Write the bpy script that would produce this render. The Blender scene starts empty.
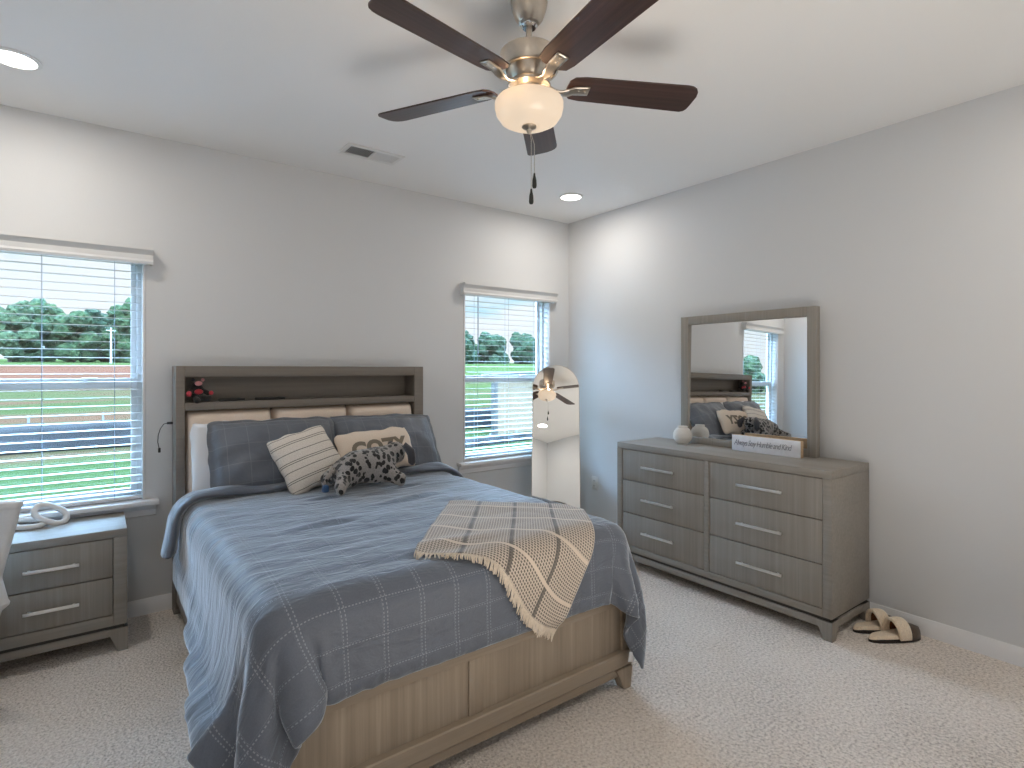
import bpy, bmesh, math, random
import numpy as np
from mathutils import Vector, Matrix, Euler, noise
from mathutils.bvhtree import BVHTree

random.seed(7)
SC = bpy.context.scene
COL = SC.collection
PI = math.pi
R = math.radians

# ------------------------------------------------------------------ camera
H = 2.74                       # ceiling height
YAW = R(36.75)
cam_d = bpy.data.cameras.new('camera')
cam = bpy.data.objects.new('camera', cam_d)
COL.objects.link(cam)
cam.location = (-3.498, -3.813, 1.40)
cam.rotation_euler = (PI / 2, 0, -YAW)
cam_d.sensor_width = 36.0
cam_d.lens = 558.0 / 1024.0 * 36.0
cam_d.shift_y = -15.0 / 1024.0
cam_d.clip_start = 0.05
cam_d.clip_end = 1000
SC.camera = cam

# ------------------------------------------------------------------ sky, sun, exposure
SKY = 1.0
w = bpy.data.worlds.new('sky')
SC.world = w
w.use_nodes = True
nt = w.node_tree
nt.nodes.clear()
n_out = nt.nodes.new('ShaderNodeOutputWorld')
n_bg = nt.nodes.new('ShaderNodeBackground')
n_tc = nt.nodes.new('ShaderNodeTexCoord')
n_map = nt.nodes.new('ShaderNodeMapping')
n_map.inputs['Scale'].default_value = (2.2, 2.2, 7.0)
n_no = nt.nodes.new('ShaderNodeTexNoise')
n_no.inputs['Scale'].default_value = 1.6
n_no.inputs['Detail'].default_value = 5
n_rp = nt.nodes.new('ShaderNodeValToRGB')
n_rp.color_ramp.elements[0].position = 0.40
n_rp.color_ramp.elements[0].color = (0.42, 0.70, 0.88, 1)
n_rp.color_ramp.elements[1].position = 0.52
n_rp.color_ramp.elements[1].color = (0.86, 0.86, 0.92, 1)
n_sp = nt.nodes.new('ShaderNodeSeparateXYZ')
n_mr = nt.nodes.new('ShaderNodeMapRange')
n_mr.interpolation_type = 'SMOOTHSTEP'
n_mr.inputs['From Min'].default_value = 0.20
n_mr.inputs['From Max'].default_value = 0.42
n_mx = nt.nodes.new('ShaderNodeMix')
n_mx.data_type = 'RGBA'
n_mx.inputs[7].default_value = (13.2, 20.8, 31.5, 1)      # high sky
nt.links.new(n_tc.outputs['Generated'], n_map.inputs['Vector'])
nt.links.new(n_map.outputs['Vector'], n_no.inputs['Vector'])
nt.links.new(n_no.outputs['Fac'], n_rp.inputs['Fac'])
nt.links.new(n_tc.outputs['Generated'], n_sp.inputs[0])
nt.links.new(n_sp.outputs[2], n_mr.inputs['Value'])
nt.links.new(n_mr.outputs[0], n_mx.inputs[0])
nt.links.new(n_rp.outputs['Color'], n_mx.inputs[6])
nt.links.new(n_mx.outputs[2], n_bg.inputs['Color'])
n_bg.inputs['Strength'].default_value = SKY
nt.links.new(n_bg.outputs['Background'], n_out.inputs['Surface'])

sun_d = bpy.data.lights.new('sun', 'SUN')
sun_d.energy = 4.5
sun_d.angle = R(1.0)
sun_d.color = (1.0, 0.95, 0.86)
sun = bpy.data.objects.new('sun', sun_d)
COL.objects.link(sun)
sun.rotation_euler = (R(48), 0, R(-25))     # shines away from the house, onto the trees beyond

CAN_W = 6.0
BULB_W = 1.15
# added fill lamp without a body, bouncing soft warm light off the ceiling
fl_d = bpy.data.lights.new('bounce_fill', 'AREA')
fl_d.shape = 'DISK'
fl_d.size = 1.3
fl_d.energy = 21.0
fl_d.color = (1.0, 0.93, 0.84)
fl = bpy.data.objects.new('bounce_fill', fl_d)
COL.objects.link(fl)
fl.location = (-2.25, -3.65, 0.45)
fl.rotation_euler = (R(168), 0, 0)          # aims up, a little towards the back of the room
SC.view_settings.view_transform = 'Standard'
SC.view_settings.look = 'None'
SC.view_settings.exposure = 0.34
SC.view_settings.gamma = 1.0
SC.view_settings.use_curve_mapping = False
SC.cycles.max_bounces = 10
SC.cycles.diffuse_bounces = 6
SC.cycles.glossy_bounces = 5
SC.cycles.transparent_max_bounces = 24
SC.cycles.transmission_bounces = 6
SC.cycles.use_denoising = True
SC.cycles.sample_clamp_indirect = 6.0
SC.cycles.caustics_reflective = True
SC.cycles.caustics_refractive = False


# ------------------------------------------------------------------ material helpers
def new_mat(name):
    m = bpy.data.materials.new(name)
    m.use_nodes = True
    t = m.node_tree
    t.nodes.clear()
    o = t.nodes.new('ShaderNodeOutputMaterial')
    b = t.nodes.new('ShaderNodeBsdfPrincipled')
    t.links.new(b.outputs['BSDF'], o.inputs['Surface'])
    return m, t, b


def c4(c):
    return (c[0], c[1], c[2], 1.0)


def nodes(t, kind, **kw):
    n = t.nodes.new(kind)
    for k, v in kw.items():
        if k in n.inputs.keys():
            n.inputs[k].default_value = v
        else:
            setattr(n, k, v)
    return n


def bump(t, b, height, strength=0.2, dist=0.01):
    bn = nodes(t, 'ShaderNodeBump', Strength=strength, Distance=dist)
    t.links.new(height, bn.inputs['Height'])
    t.links.new(bn.outputs['Normal'], b.inputs['Normal'])
    return bn


def ramp(t, fac, stops):
    r = t.nodes.new('ShaderNodeValToRGB')
    e = r.color_ramp.elements
    while len(e) < len(stops):
        e.new(0.5)
    for el, (p, c) in zip(e, stops):
        el.position = p
        el.color = c4(c)
    t.links.new(fac, r.inputs['Fac'])
    return r


def math_n(t, op, a, b=None):
    m = t.nodes.new('ShaderNodeMath')
    m.operation = op
    for i, v in enumerate((a, b)):
        if v is None:
            continue
        if isinstance(v, (int, float)):
            m.inputs[i].default_value = v
        else:
            t.links.new(v, m.inputs[i])
    return m.outputs[0]


def mixc(t, fac, a, b):
    m = t.nodes.new('ShaderNodeMix')
    m.data_type = 'RGBA'
    for i, v in ((0, fac), (6, a), (7, b)):
        if isinstance(v, (int, float)):
            m.inputs[i].default_value = v
        elif isinstance(v, tuple):
            m.inputs[i].default_value = c4(v)
        else:
            t.links.new(v, m.inputs[i])
    return m.outputs[2]


def plain(name, col, rough=0.6, metal=0.0, spec=0.5, noise_amt=0.0, noise_scale=20.0, bump_s=0.0, bump_scale=80.0, sheen=0.0):
    m, t, b = new_mat(name)
    b.inputs['Base Color'].default_value = c4(col)
    b.inputs['Roughness'].default_value = rough
    b.inputs['Metallic'].default_value = metal
    b.inputs['Specular IOR Level'].default_value = spec
    b.inputs['Sheen Weight'].default_value = sheen
    tc = nodes(t, 'ShaderNodeTexCoord')
    if noise_amt:
        n = nodes(t, 'ShaderNodeTexNoise', Scale=noise_scale, Detail=4.0)
        t.links.new(tc.outputs['Object'], n.inputs['Vector'])
        r = ramp(t, n.outputs['Fac'], [(0.3, tuple(x * (1 - noise_amt) for x in col)), (0.7, tuple(min(1, x * (1 + noise_amt)) for x in col))])
        t.links.new(r.outputs['Color'], b.inputs['Base Color'])
    if bump_s:
        n2 = nodes(t, 'ShaderNodeTexNoise', Scale=bump_scale, Detail=3.0)
        t.links.new(tc.outputs['Object'], n2.inputs['Vector'])
        bump(t, b, n2.outputs['Fac'], bump_s, 0.01)
    return m


def wood(name, grain, base=(0.27, 0.247, 0.218), dark=0.87, light=1.10, rough=0.55, fine=1.0):
    """wire-brushed wood, grain running along 'x', 'y' or 'z'"""
    m, t, b = new_mat(name)
    tc = nodes(t, 'ShaderNodeTexCoord')
    mp = nodes(t, 'ShaderNodeMapping')
    s = {'x': (1.2, 60, 60), 'y': (60, 1.2, 60), 'z': (60, 60, 1.2)}[grain]
    mp.inputs['Scale'].default_value = tuple(v * fine for v in s)
    t.links.new(tc.outputs['Object'], mp.inputs['Vector'])
    n = nodes(t, 'ShaderNodeTexNoise', Scale=1.0, Detail=5.0, Roughness=0.62)
    t.links.new(mp.outputs['Vector'], n.inputs['Vector'])
    mp2 = nodes(t, 'ShaderNodeMapping')
    mp2.inputs['Scale'].default_value = tuple(v * 0.16 for v in s)
    t.links.new(tc.outputs['Object'], mp2.inputs['Vector'])
    n2 = nodes(t, 'ShaderNodeTexNoise', Scale=1.0, Detail=3.0)
    t.links.new(mp2.outputs['Vector'], n2.inputs['Vector'])
    s1 = math_n(t, 'MULTIPLY', n.outputs['Fac'], 0.65)
    s2 = math_n(t, 'MULTIPLY', n2.outputs['Fac'], 0.35)
    f = math_n(t, 'ADD', s1, s2)
    r = ramp(t, f, [(0.36, tuple(x * dark for x in base)), (0.52, base), (0.66, tuple(x * light for x in base))])
    t.links.new(r.outputs['Color'], b.inputs['Base Color'])
    b.inputs['Roughness'].default_value = rough
    bump(t, b, n.outputs['Fac'], 0.12, 0.004)
    return m


M = {}
M['wall'] = plain('wall_paint', (0.64, 0.645, 0.652), 0.75, spec=0.25, bump_s=0.04, bump_scale=160)
M['ceiling'] = plain('ceiling_paint', (0.83, 0.825, 0.815), 0.9, spec=0.1, bump_s=0.05, bump_scale=120)
M['trim'] = plain('white_trim_paint', (0.74, 0.74, 0.75), 0.35)
M['vinyl'] = plain('white_window_vinyl', (0.62, 0.61, 0.60), 0.4)
M['blind'] = plain('white_blind_slat', (0.66, 0.66, 0.66), 0.45)
M['cord'] = plain('grey_blue_ladder_cord', (0.30, 0.36, 0.44), 0.8)
M['wood_x'] = wood('brushed_wood_along_x', 'x')
M['wood_y'] = wood('brushed_wood_along_y', 'y')
M['wood_z'] = wood('brushed_wood_along_z', 'z', light=1.18)
M['head_x'] = wood('dark_brushed_wood_along_x', 'x', base=(0.180, 0.155, 0.130))
M['bed_x'] = wood('warm_lit_brushed_wood_along_x', 'x', base=(0.325, 0.262, 0.198))  # same wood set as the dresser; warm light on the foot end tinted in
M['bed_z'] = wood('warm_lit_brushed_wood_along_z', 'z', base=(0.325, 0.262, 0.198), dark=0.80, light=1.25)
M['wood_dark'] = plain('dark_shadow_gap_wood', (0.05, 0.045, 0.04), 0.7)
M['handle'] = plain('brushed_nickel_handle', (0.88, 0.87, 0.86), 0.42, 1.0)
M['nickel'] = plain('brushed_nickel', (0.56, 0.50, 0.43), 0.3, 1.0, noise_amt=0.05, noise_scale=60)
M['chrome'] = plain('chrome_collar', (0.75, 0.75, 0.76), 0.12, 1.0)
M['mirror'] = plain('mirror_glass', (0.90, 0.91, 0.91), 0.0, 1.0)
M['black'] = plain('black_plastic', (0.012, 0.012, 0.013), 0.4)
M['white_plastic'] = plain('white_plastic', (0.72, 0.72, 0.71), 0.4)
M['sheet'] = plain('white_cotton', (0.76, 0.77, 0.80), 0.85, sheen=0.2, bump_s=0.1, bump_scale=14)
M['cream'] = plain('cream_upholstery', (0.72, 0.60, 0.50), 0.75, noise_amt=0.03, noise_scale=120, bump_s=0.08, bump_scale=400)
M['cream_cushion'] = plain('cream_canvas', (0.69, 0.58, 0.475), 0.85, noise_amt=0.05, noise_scale=180, bump_s=0.15, bump_scale=300)
M['ink'] = plain('brown_printed_letters', (0.20, 0.17, 0.13), 0.85)
M['ceramic'] = plain('matte_white_ceramic', (0.72, 0.69, 0.65), 0.6, bump_s=0.08, bump_scale=60)
M['ornament'] = plain('white_resin', (0.74, 0.73, 0.72), 0.5)
M['sign_white'] = plain('whitewashed_board', (0.72, 0.73, 0.77), 0.6, noise_amt=0.04, noise_scale=40)
M['sign_edge'] = plain('raw_pine_edge', (0.52, 0.36, 0.22), 0.6, noise_amt=0.12, noise_scale=60)
M['sign_ink'] = plain('grey_script_ink', (0.22, 0.23, 0.27), 0.7)
M['fleece'] = plain('cream_fleece', (0.84, 0.69, 0.52), 0.95, noise_amt=0.10, noise_scale=140, bump_s=0.9, bump_scale=150, sheen=0.4)
M['suede'] = plain('brown_suede', (0.075, 0.048, 0.030), 0.85, noise_amt=0.15, noise_scale=60, sheen=0.2)
M['rust_lining'] = plain('rust_brown_lining', (0.25, 0.095, 0.03), 0.9, noise_amt=0.2, noise_scale=80)
M['sole'] = plain('dark_rubber_sole', (0.022, 0.016, 0.014), 0.7)
M['bag'] = plain('white_canvas', (0.70, 0.70, 0.70), 0.85, noise_amt=0.02, noise_scale=90, bump_s=0.12, bump_scale=12)
M['plush_black'] = plain('black_plush', (0.012, 0.011, 0.012), 0.95, bump_s=0.6, bump_scale=180, sheen=0.15)
M['plush_red'] = plain('red_plush', (0.42, 0.035, 0.05), 0.9, bump_s=0.4, bump_scale=160, sheen=0.2)
M['plush_pink'] = plain('pink_plush', (0.58, 0.26, 0.28), 0.9, bump_s=0.4, bump_scale=160, sheen=0.2)
M['ear_grey'] = plain('charcoal_plush', (0.05, 0.05, 0.06), 0.95, bump_s=0.5, bump_scale=150, sheen=0.3)
M['blue_tag'] = plain('blue_satin', (0.03, 0.09, 0.22), 0.4)
M['tag'] = plain('white_care_tag', (0.72, 0.72, 0.74), 0.7)
M['silt'] = plain('dark_blue_silt_fabric', (0.0022, 0.0034, 0.0055), 0.75, noise_amt=0.35, noise_scale=3)
M['stake'] = plain('grey_wood_stake', (0.0840, 0.0900, 0.1020), 0.9)
M['beige_vinyl'] = plain('beige_vinyl_fence', (0.105, 0.080, 0.048), 0.7, noise_amt=0.06, noise_scale=4)
M['post_grey'] = plain('weathered_post', (0.0270, 0.0288, 0.0270), 0.9)
M['bark'] = plain('bark', (0.05, 0.04, 0.03), 0.95, noise_amt=0.3, noise_scale=4)
M['pole'] = plain('pale_pole', (0.2100, 0.2160, 0.2160), 0.8)


def mat_carpet():
    m, t, b = new_mat('beige_loop_carpet')
    tc = nodes(t, 'ShaderNodeTexCoord')
    n1 = nodes(t, 'ShaderNodeTexNoise', Scale=80.0, Detail=4.0, Roughness=0.75)
    n2 = nodes(t, 'ShaderNodeTexNoise', Scale=1.3, Detail=3.0)
    n3 = nodes(t, 'ShaderNodeTexVoronoi', Scale=95.0)
    for n in (n1, n2, n3):
        t.links.new(tc.outputs['Object'], n.inputs['Vector'])
    f = math_n(t, 'ADD', math_n(t, 'MULTIPLY', n1.outputs['Fac'], 0.8), math_n(t, 'MULTIPLY', n2.outputs['Fac'], 0.2))
    r = ramp(t, f, [(0.36, (0.42, 0.36, 0.31)), (0.50, (0.80, 0.72, 0.65)), (0.64, (0.97, 0.90, 0.83))])
    t.links.new(r.outputs['Color'], b.inputs['Base Color'])
    b.inputs['Roughness'].default_value = 0.95
    b.inputs['Specular IOR Level'].default_value = 0.1
    b.inputs['Sheen Weight'].default_value = 0.15
    hh = math_n(t, 'ADD', n1.outputs['Fac'], math_n(t, 'MULTIPLY', n3.outputs['Distance'], 0.8))
    bump(t, b, hh, 0.75, 0.012)
    return m


M['carpet'] = mat_carpet()


def mat_glass():
    m, t, b = new_mat('window_glass')
    t.nodes.remove(b)
    o = [n for n in t.nodes if n.type == 'OUTPUT_MATERIAL'][0]
    tr = nodes(t, 'ShaderNodeBsdfTransparent', Color=(0.95, 0.985, 0.98, 1))
    gl = nodes(t, 'ShaderNodeBsdfGlossy', Roughness=0.0)
    mx = t.nodes.new('ShaderNodeMixShader')
    mx.inputs[0].default_value = 0.05
    t.links.new(tr.outputs[0], mx.inputs[1])
    t.links.new(gl.outputs[0], mx.inputs[2])
    t.links.new(mx.outputs[0], o.inputs['Surface'])
    return m


M['glass'] = mat_glass()


def mat_comforter(name='slate_blue_comforter', grid=True):
    """woven slate fabric; rows of double stitching every 15 cm across and along, plus fine puckers"""
    m, t, b = new_mat(name)
    base = (0.100, 0.115, 0.146)
    uv = nodes(t, 'ShaderNodeUVMap')
    sp = nodes(t, 'ShaderNodeSeparateXYZ')
    t.links.new(uv.outputs[0], sp.inputs[0])
    u, v = sp.outputs[0], sp.outputs[1]          # metres on the cloth

    def lines(coord, period, offs, width):
        acc = None
        for o in offs:
            q = math_n(t, 'FRACT', math_n(t, 'DIVIDE', math_n(t, 'ADD', coord, o), period))
            d = math_n(t, 'MULTIPLY', math_n(t, 'ABSOLUTE', math_n(t, 'SUBTRACT', q, 0.5)), period)
            e = math_n(t, 'LESS_THAN', d, width)
            acc = e if acc is None else math_n(t, 'MAXIMUM', acc, e)
        return acc

    def dash(coord):
        q = math_n(t, 'FRACT', math_n(t, 'DIVIDE', coord, 0.0105))
        return math_n(t, 'GREATER_THAN', q, 0.45)
    lu = math_n(t, 'MULTIPLY', lines(u, 0.128, (0.0, 0.012), 0.0017), dash(v))
    lv = math_n(t, 'MULTIPLY', lines(v, 0.100, (0.0,), 0.0016), dash(u))
    st = math_n(t, 'MAXIMUM', lu, lv)
    tc = nodes(t, 'ShaderNodeTexCoord')
    mp = nodes(t, 'ShaderNodeMapping')
    mp.inputs['Scale'].default_value = (10.0, 24.0, 1.0)
    t.links.new(uv.outputs[0], mp.inputs['Vector'])
    n = nodes(t, 'ShaderNodeTexNoise', Scale=1.0, Detail=3.0, Distortion=0.6)
    t.links.new(mp.outputs['Vector'], n.inputs['Vector'])
    n2 = nodes(t, 'ShaderNodeTexNoise', Scale=260.0, Detail=2.0)
    t.links.new(tc.outputs['Object'], n2.inputs['Vector'])
    r = ramp(t, n2.outputs['Fac'], [(0.3, tuple(x * 0.92 for x in base)), (0.7, tuple(x * 1.08 for x in base))])
    colr = r.outputs['Color']
    if grid:
        colr = mixc(t, math_n(t, 'MULTIPLY', st, 0.55), r.outputs['Color'], (0.34, 0.36, 0.40))
    t.links.new(colr, b.inputs['Base Color'])
    b.inputs['Roughness'].default_value = 0.55
    b.inputs['Specular IOR Level'].default_value = 0.4
    b.inputs['Sheen Weight'].default_value = 1.0
    b.inputs['Sheen Tint'].default_value = (0.85, 0.92, 1.0, 1)
    b.inputs['Sheen Roughness'].default_value = 0.4
    if grid:
        wu = lines(u, 0.128, (0.006,), 0.010)
        wv = lines(v, 0.100, (0.0,), 0.006)
        trough = math_n(t, 'MULTIPLY', math_n(t, 'MAXIMUM', wu, wv), -0.40)
        hh = math_n(t, 'ADD', n.outputs['Fac'], trough)
        bump(t, b, hh, 0.60, 0.015)
    else:
        bump(t, b, n.outputs['Fac'], 0.35, 0.012)
    return m


M['comforter'] = mat_comforter()


def mat_sham():
    m, t, b = new_mat('slate_blue_sham')
    uv = nodes(t, 'ShaderNodeUVMap')
    sp = nodes(t, 'ShaderNodeSeparateXYZ')
    t.links.new(uv.outputs[0], sp.inputs[0])
    base = (0.100, 0.114, 0.140)
    def ln(coord, per):
        q = math_n(t, 'FRACT', math_n(t, 'DIVIDE', coord, per))
        d = math_n(t, 'MULTIPLY', math_n(t, 'ABSOLUTE', math_n(t, 'SUBTRACT', q, 0.5)), per)
        return math_n(t, 'LESS_THAN', d, 0.002)
    st = math_n(t, 'MAXIMUM', ln(sp.outputs[0], 0.11), ln(sp.outputs[1], 0.11))
    tc = nodes(t, 'ShaderNodeTexCoord')
    n = nodes(t, 'ShaderNodeTexNoise', Scale=14.0, Detail=3.0, Distortion=0.8)
    t.links.new(tc.outputs['Object'], n.inputs['Vector'])
    c = mixc(t, math_n(t, 'MULTIPLY', st, 0.3), base, (0.25, 0.26, 0.29))
    t.links.new(c, b.inputs['Base Color'])
    b.inputs['Roughness'].default_value = 0.55
    b.inputs['Sheen Weight'].default_value = 0.3
    bump(t, b, n.outputs['Fac'], 0.3, 0.02)
    return m


M['sham'] = mat_sham()


def mat_stripe_cushion():
    m, t, b = new_mat('cream_cushion_with_thin_dark_stripes')
    uv = nodes(t, 'ShaderNodeUVMap')
    sp = nodes(t, 'ShaderNodeSeparateXYZ')
    t.links.new(uv.outputs[0], sp.inputs[0])
    acc = None
    for c in (-0.155, -0.105, -0.094, -0.045, -0.005, 0.006, 0.055, 0.105, 0.117, 0.16):
        e = math_n(t, 'LESS_THAN', math_n(t, 'ABSOLUTE', math_n(t, 'SUBTRACT', sp.outputs[1], c)), 0.0024)
        acc = e if acc is None else math_n(t, 'MAXIMUM', acc, e)
    n = nodes(t, 'ShaderNodeTexNoise', Scale=160.0, Detail=3.0)
    t.links.new(uv.outputs[0], n.inputs['Vector'])
    r = ramp(t, n.outputs['Fac'], [(0.3, (0.60, 0.545, 0.485)), (0.7, (0.76, 0.71, 0.645))])
    c = mixc(t, math_n(t, 'MULTIPLY', acc, 0.8), r.outputs['Color'], (0.10, 0.09, 0.085))
    t.links.new(c, b.inputs['Base Color'])
    b.inputs['Roughness'].default_value = 0.9
    bump(t, b, n.outputs['Fac'], 0.3, 0.006)
    return m


M['stripe_cushion'] = mat_stripe_cushion()


def mat_throw():
    """small check weave, wide dark stripes one way, pale stripes the other"""
    m, t, b = new_mat('check_woven_throw')
    uv = nodes(t, 'ShaderNodeUVMap')
    sp = nodes(t, 'ShaderNodeSeparateXYZ')
    t.links.new(uv.outputs[0], sp.inputs[0])
    u, v = sp.outputs[0], sp.outputs[1]
    def sq(coord, per, duty):
        return math_n(t, 'LESS_THAN', math_n(t, 'FRACT', math_n(t, 'DIVIDE', coord, per)), duty)
    per = 0.0118
    chk = math_n(t, 'MULTIPLY', sq(u, per, 0.66), sq(v, per, 0.60))
    def band(coord, cs, wd):
        acc = None
        for c in cs:
            e = math_n(t, 'LESS_THAN', math_n(t, 'ABSOLUTE', math_n(t, 'SUBTRACT', coord, c)), wd)
            acc = e if acc is None else math_n(t, 'MAXIMUM', acc, e)
        return acc
    dark = band(u, (0.17, 0.36, 0.55), 0.0085)
    pale = band(v, (0.10, 0.29, 0.48, 0.665), 0.0075)
    base = mixc(t, chk, (0.56, 0.475, 0.395), (0.125, 0.105, 0.088))
    c = mixc(t, math_n(t, 'MULTIPLY', dark, 0.85), base, (0.085, 0.075, 0.068))
    c = mixc(t, math_n(t, 'MULTIPLY', pale, 0.95), c, (0.66, 0.56, 0.46))
    t.links.new(c, b.inputs['Base Color'])
    b.inputs['Roughness'].default_value = 0.9
    b.inputs['Sheen Weight'].default_value = 0.35
    bump(t, b, math_n(t, 'MULTIPLY', chk, -1.0), 0.4, 0.004)
    return m


M['throw'] = mat_throw()
M['fringe'] = plain('cream_fringe_yarn', (0.66, 0.57, 0.47), 0.9, noise_amt=0.08, noise_scale=120)


def mat_spotted():
    m, t, b = new_mat('grey_plush_with_black_spots')
    tc = nodes(t, 'ShaderNodeTexCoord')
    dn = nodes(t, 'ShaderNodeTexNoise', Scale=26.0, Detail=2.0)
    t.links.new(tc.outputs['Object'], dn.inputs['Vector'])
    mx = t.nodes.new('ShaderNodeVectorMath'); mx.operation = 'SCALE'
    mx.inputs['Scale'].default_value = 0.018
    t.links.new(dn.outputs['Color'], mx.inputs[0])
    ad = t.nodes.new('ShaderNodeVectorMath'); ad.operation = 'ADD'
    t.links.new(tc.outputs['Object'], ad.inputs[0])
    t.links.new(mx.outputs[0], ad.inputs[1])
    vo = nodes(t, 'ShaderNodeTexVoronoi', Scale=38.0)
    t.links.new(ad.outputs[0], vo.inputs['Vector'])
    spot = math_n(t, 'LESS_THAN', vo.outputs['Distance'], 0.46)
    fn = nodes(t, 'ShaderNodeTexNoise', Scale=220.0, Detail=2.0)
    t.links.new(tc.outputs['Object'], fn.inputs['Vector'])
    r = ramp(t, fn.outputs['Fac'], [(0.3, (0.235, 0.22, 0.21)), (0.7, (0.37, 0.345, 0.33))])
    c = mixc(t, spot, r.outputs['Color'], (0.012, 0.012, 0.013))
    t.links.new(c, b.inputs['Base Color'])
    b.inputs['Roughness'].default_value = 0.95
    b.inputs['Sheen Weight'].default_value = 0.3
    bump(t, b, fn.outputs['Fac'], 0.6, 0.008)
    return m


M['spotted'] = mat_spotted()


def mat_blade():
    m = wood('dark_walnut_fan_blade', 'x', base=(0.050, 0.026, 0.021), dark=0.5, light=1.7, rough=0.38, fine=0.9)
    return m


M['blade'] = mat_blade()


def mat_bowl():
    """frosted alabaster glass lit from inside by its bulbs"""
    m, t, b = new_mat('lit_frosted_glass_bowl')
    o = [n for n in t.nodes if n.type == 'OUTPUT_MATERIAL'][0]
    t.nodes.remove(b)
    tr = nodes(t, 'ShaderNodeBsdfTranslucent', Color=(0.30, 0.255, 0.20, 1))
    df = nodes(t, 'ShaderNodeBsdfDiffuse', Color=(0.62, 0.58, 0.52, 1))
    gl = nodes(t, 'ShaderNodeBsdfGlossy', Roughness=0.25)
    em = nodes(t, 'ShaderNodeEmission', Color=(1.0, 0.84, 0.66, 1), Strength=0.36)
    a = t.nodes.new('ShaderNodeMixShader'); a.inputs[0].default_value = 0.45
    t.links.new(tr.outputs[0], a.inputs[1]); t.links.new(df.outputs[0], a.inputs[2])
    g = t.nodes.new('ShaderNodeMixShader'); g.inputs[0].default_value = 0.04
    t.links.new(a.outputs[0], g.inputs[1]); t.links.new(gl.outputs[0], g.inputs[2])
    s = t.nodes.new('ShaderNodeAddShader')
    t.links.new(g.outputs[0], s.inputs[0]); t.links.new(em.outputs[0], s.inputs[1])
    t.links.new(s.outputs[0], o.inputs['Surface'])
    return m


M['bowl'] = mat_bowl()


def mat_emit(name, col, s):
    m, t, b = new_mat(name)
    b.inputs['Base Color'].default_value = c4((0.8, 0.8, 0.8))
    b.inputs['Emission Color'].default_value = c4(col)
    b.inputs['Emission Strength'].default_value = s
    return m


M['led'] = mat_emit('lit_led_lens', (1.0, 0.96, 0.90), 6.0)


def mat_ground():
    m, t, b = new_mat('lawn_and_red_clay')
    tc = nodes(t, 'ShaderNodeTexCoord')
    sp = nodes(t, 'ShaderNodeSeparateXYZ')
    t.links.new(tc.outputs['Object'], sp.inputs[0])
    x, y = sp.outputs[0], sp.outputs[1]
    mp = nodes(t, 'ShaderNodeMapping')
    mp.inputs['Scale'].default_value = (0.10, 0.35, 1.0)
    t.links.new(tc.outputs['Object'], mp.inputs['Vector'])
    n = nodes(t, 'ShaderNodeTexNoise', Scale=1.0, Detail=7.0, Roughness=0.66)
    t.links.new(mp.outputs['Vector'], n.inputs['Vector'])
    n2 = nodes(t, 'ShaderNodeTexNoise', Scale=9.0, Detail=5.0, Roughness=0.7)
    t.links.new(tc.outputs['Object'], n2.inputs['Vector'])
    lawn = ramp(t, n2.outputs['Fac'], [(0.3, (0.0103, 0.0183, 0.0065)), (0.55, (0.0183, 0.0289, 0.0107)), (0.75, (0.0295, 0.0398, 0.0183))]).outputs['Color']
    field = ramp(t, n.outputs['Fac'], [(0.42, (0.0183, 0.0259, 0.0082)), (0.50, (0.0271, 0.0301, 0.0126)), (0.57, (0.0383, 0.0212, 0.0124)), (0.64, (0.0486, 0.0200, 0.0126))]).outputs['Color']
    fn = mixc(t, 0.30, field, ramp(t, n2.outputs['Fac'], [(0.3, (0.0082, 0.0124, 0.0050)), (0.7, (0.0412, 0.0368, 0.0221))]).outputs['Color'])
    clay = ramp(t, n.outputs['Fac'], [(0.35, (0.0531, 0.0259, 0.0166)), (0.60, (0.0457, 0.0183, 0.0112)), (0.75, (0.0221, 0.0289, 0.0124))]).outputs['Color']
    meadow = ramp(t, n2.outputs['Fac'], [(0.3, (0.0192, 0.0310, 0.0094)), (0.7, (0.0310, 0.0412, 0.0153))]).outputs['Color']
    def step(c, lo, hi):
        r = t.nodes.new('ShaderNodeMapRange')
        r.inputs['From Min'].default_value = lo
        r.inputs['From Max'].default_value = hi
        t.links.new(c, r.inputs['Value'])
        return r.outputs[0]
    yy = math_n(t, 'ADD', y, math_n(t, 'MULTIPLY', math_n(t, 'SUBTRACT', n.outputs['Fac'], 0.5), 3.0))
    c = mixc(t, step(yy, 9.3, 10.6), lawn, fn)
    c = mixc(t, step(yy, 40.0, 44.0), c, clay)
    c = mixc(t, step(yy, 88.0, 92.0), c, meadow)
    c = mixc(t, step(x, 12.0, 24.0), c, mixc(t, step(yy, 9.3, 10.6), lawn, meadow))
    t.links.new(c, b.inputs['Base Color'])
    b.inputs['Roughness'].default_value = 1.0
    b.inputs['Specular IOR Level'].default_value = 0.0
    return m


M['ground'] = mat_ground()


def mat_leaves(name, a, bb, cc):
    m, t, b = new_mat(name)
    tc = nodes(t, 'ShaderNodeTexCoord')
    n = nodes(t, 'ShaderNodeTexNoise', Scale=1.3, Detail=6.0, Roughness=0.75)
    t.links.new(tc.outputs['Object'], n.inputs['Vector'])
    r = ramp(t, n.outputs['Fac'], [(0.36, a), (0.5, bb), (0.66, cc)])
    t.links.new(r.outputs['Color'], b.inputs['Base Color'])
    b.inputs['Roughness'].default_value = 0.9
    b.inputs['Specular IOR Level'].default_value = 0.1
    bump(t, b, n.outputs['Fac'], 1.0, 0.8)
    return m


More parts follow.
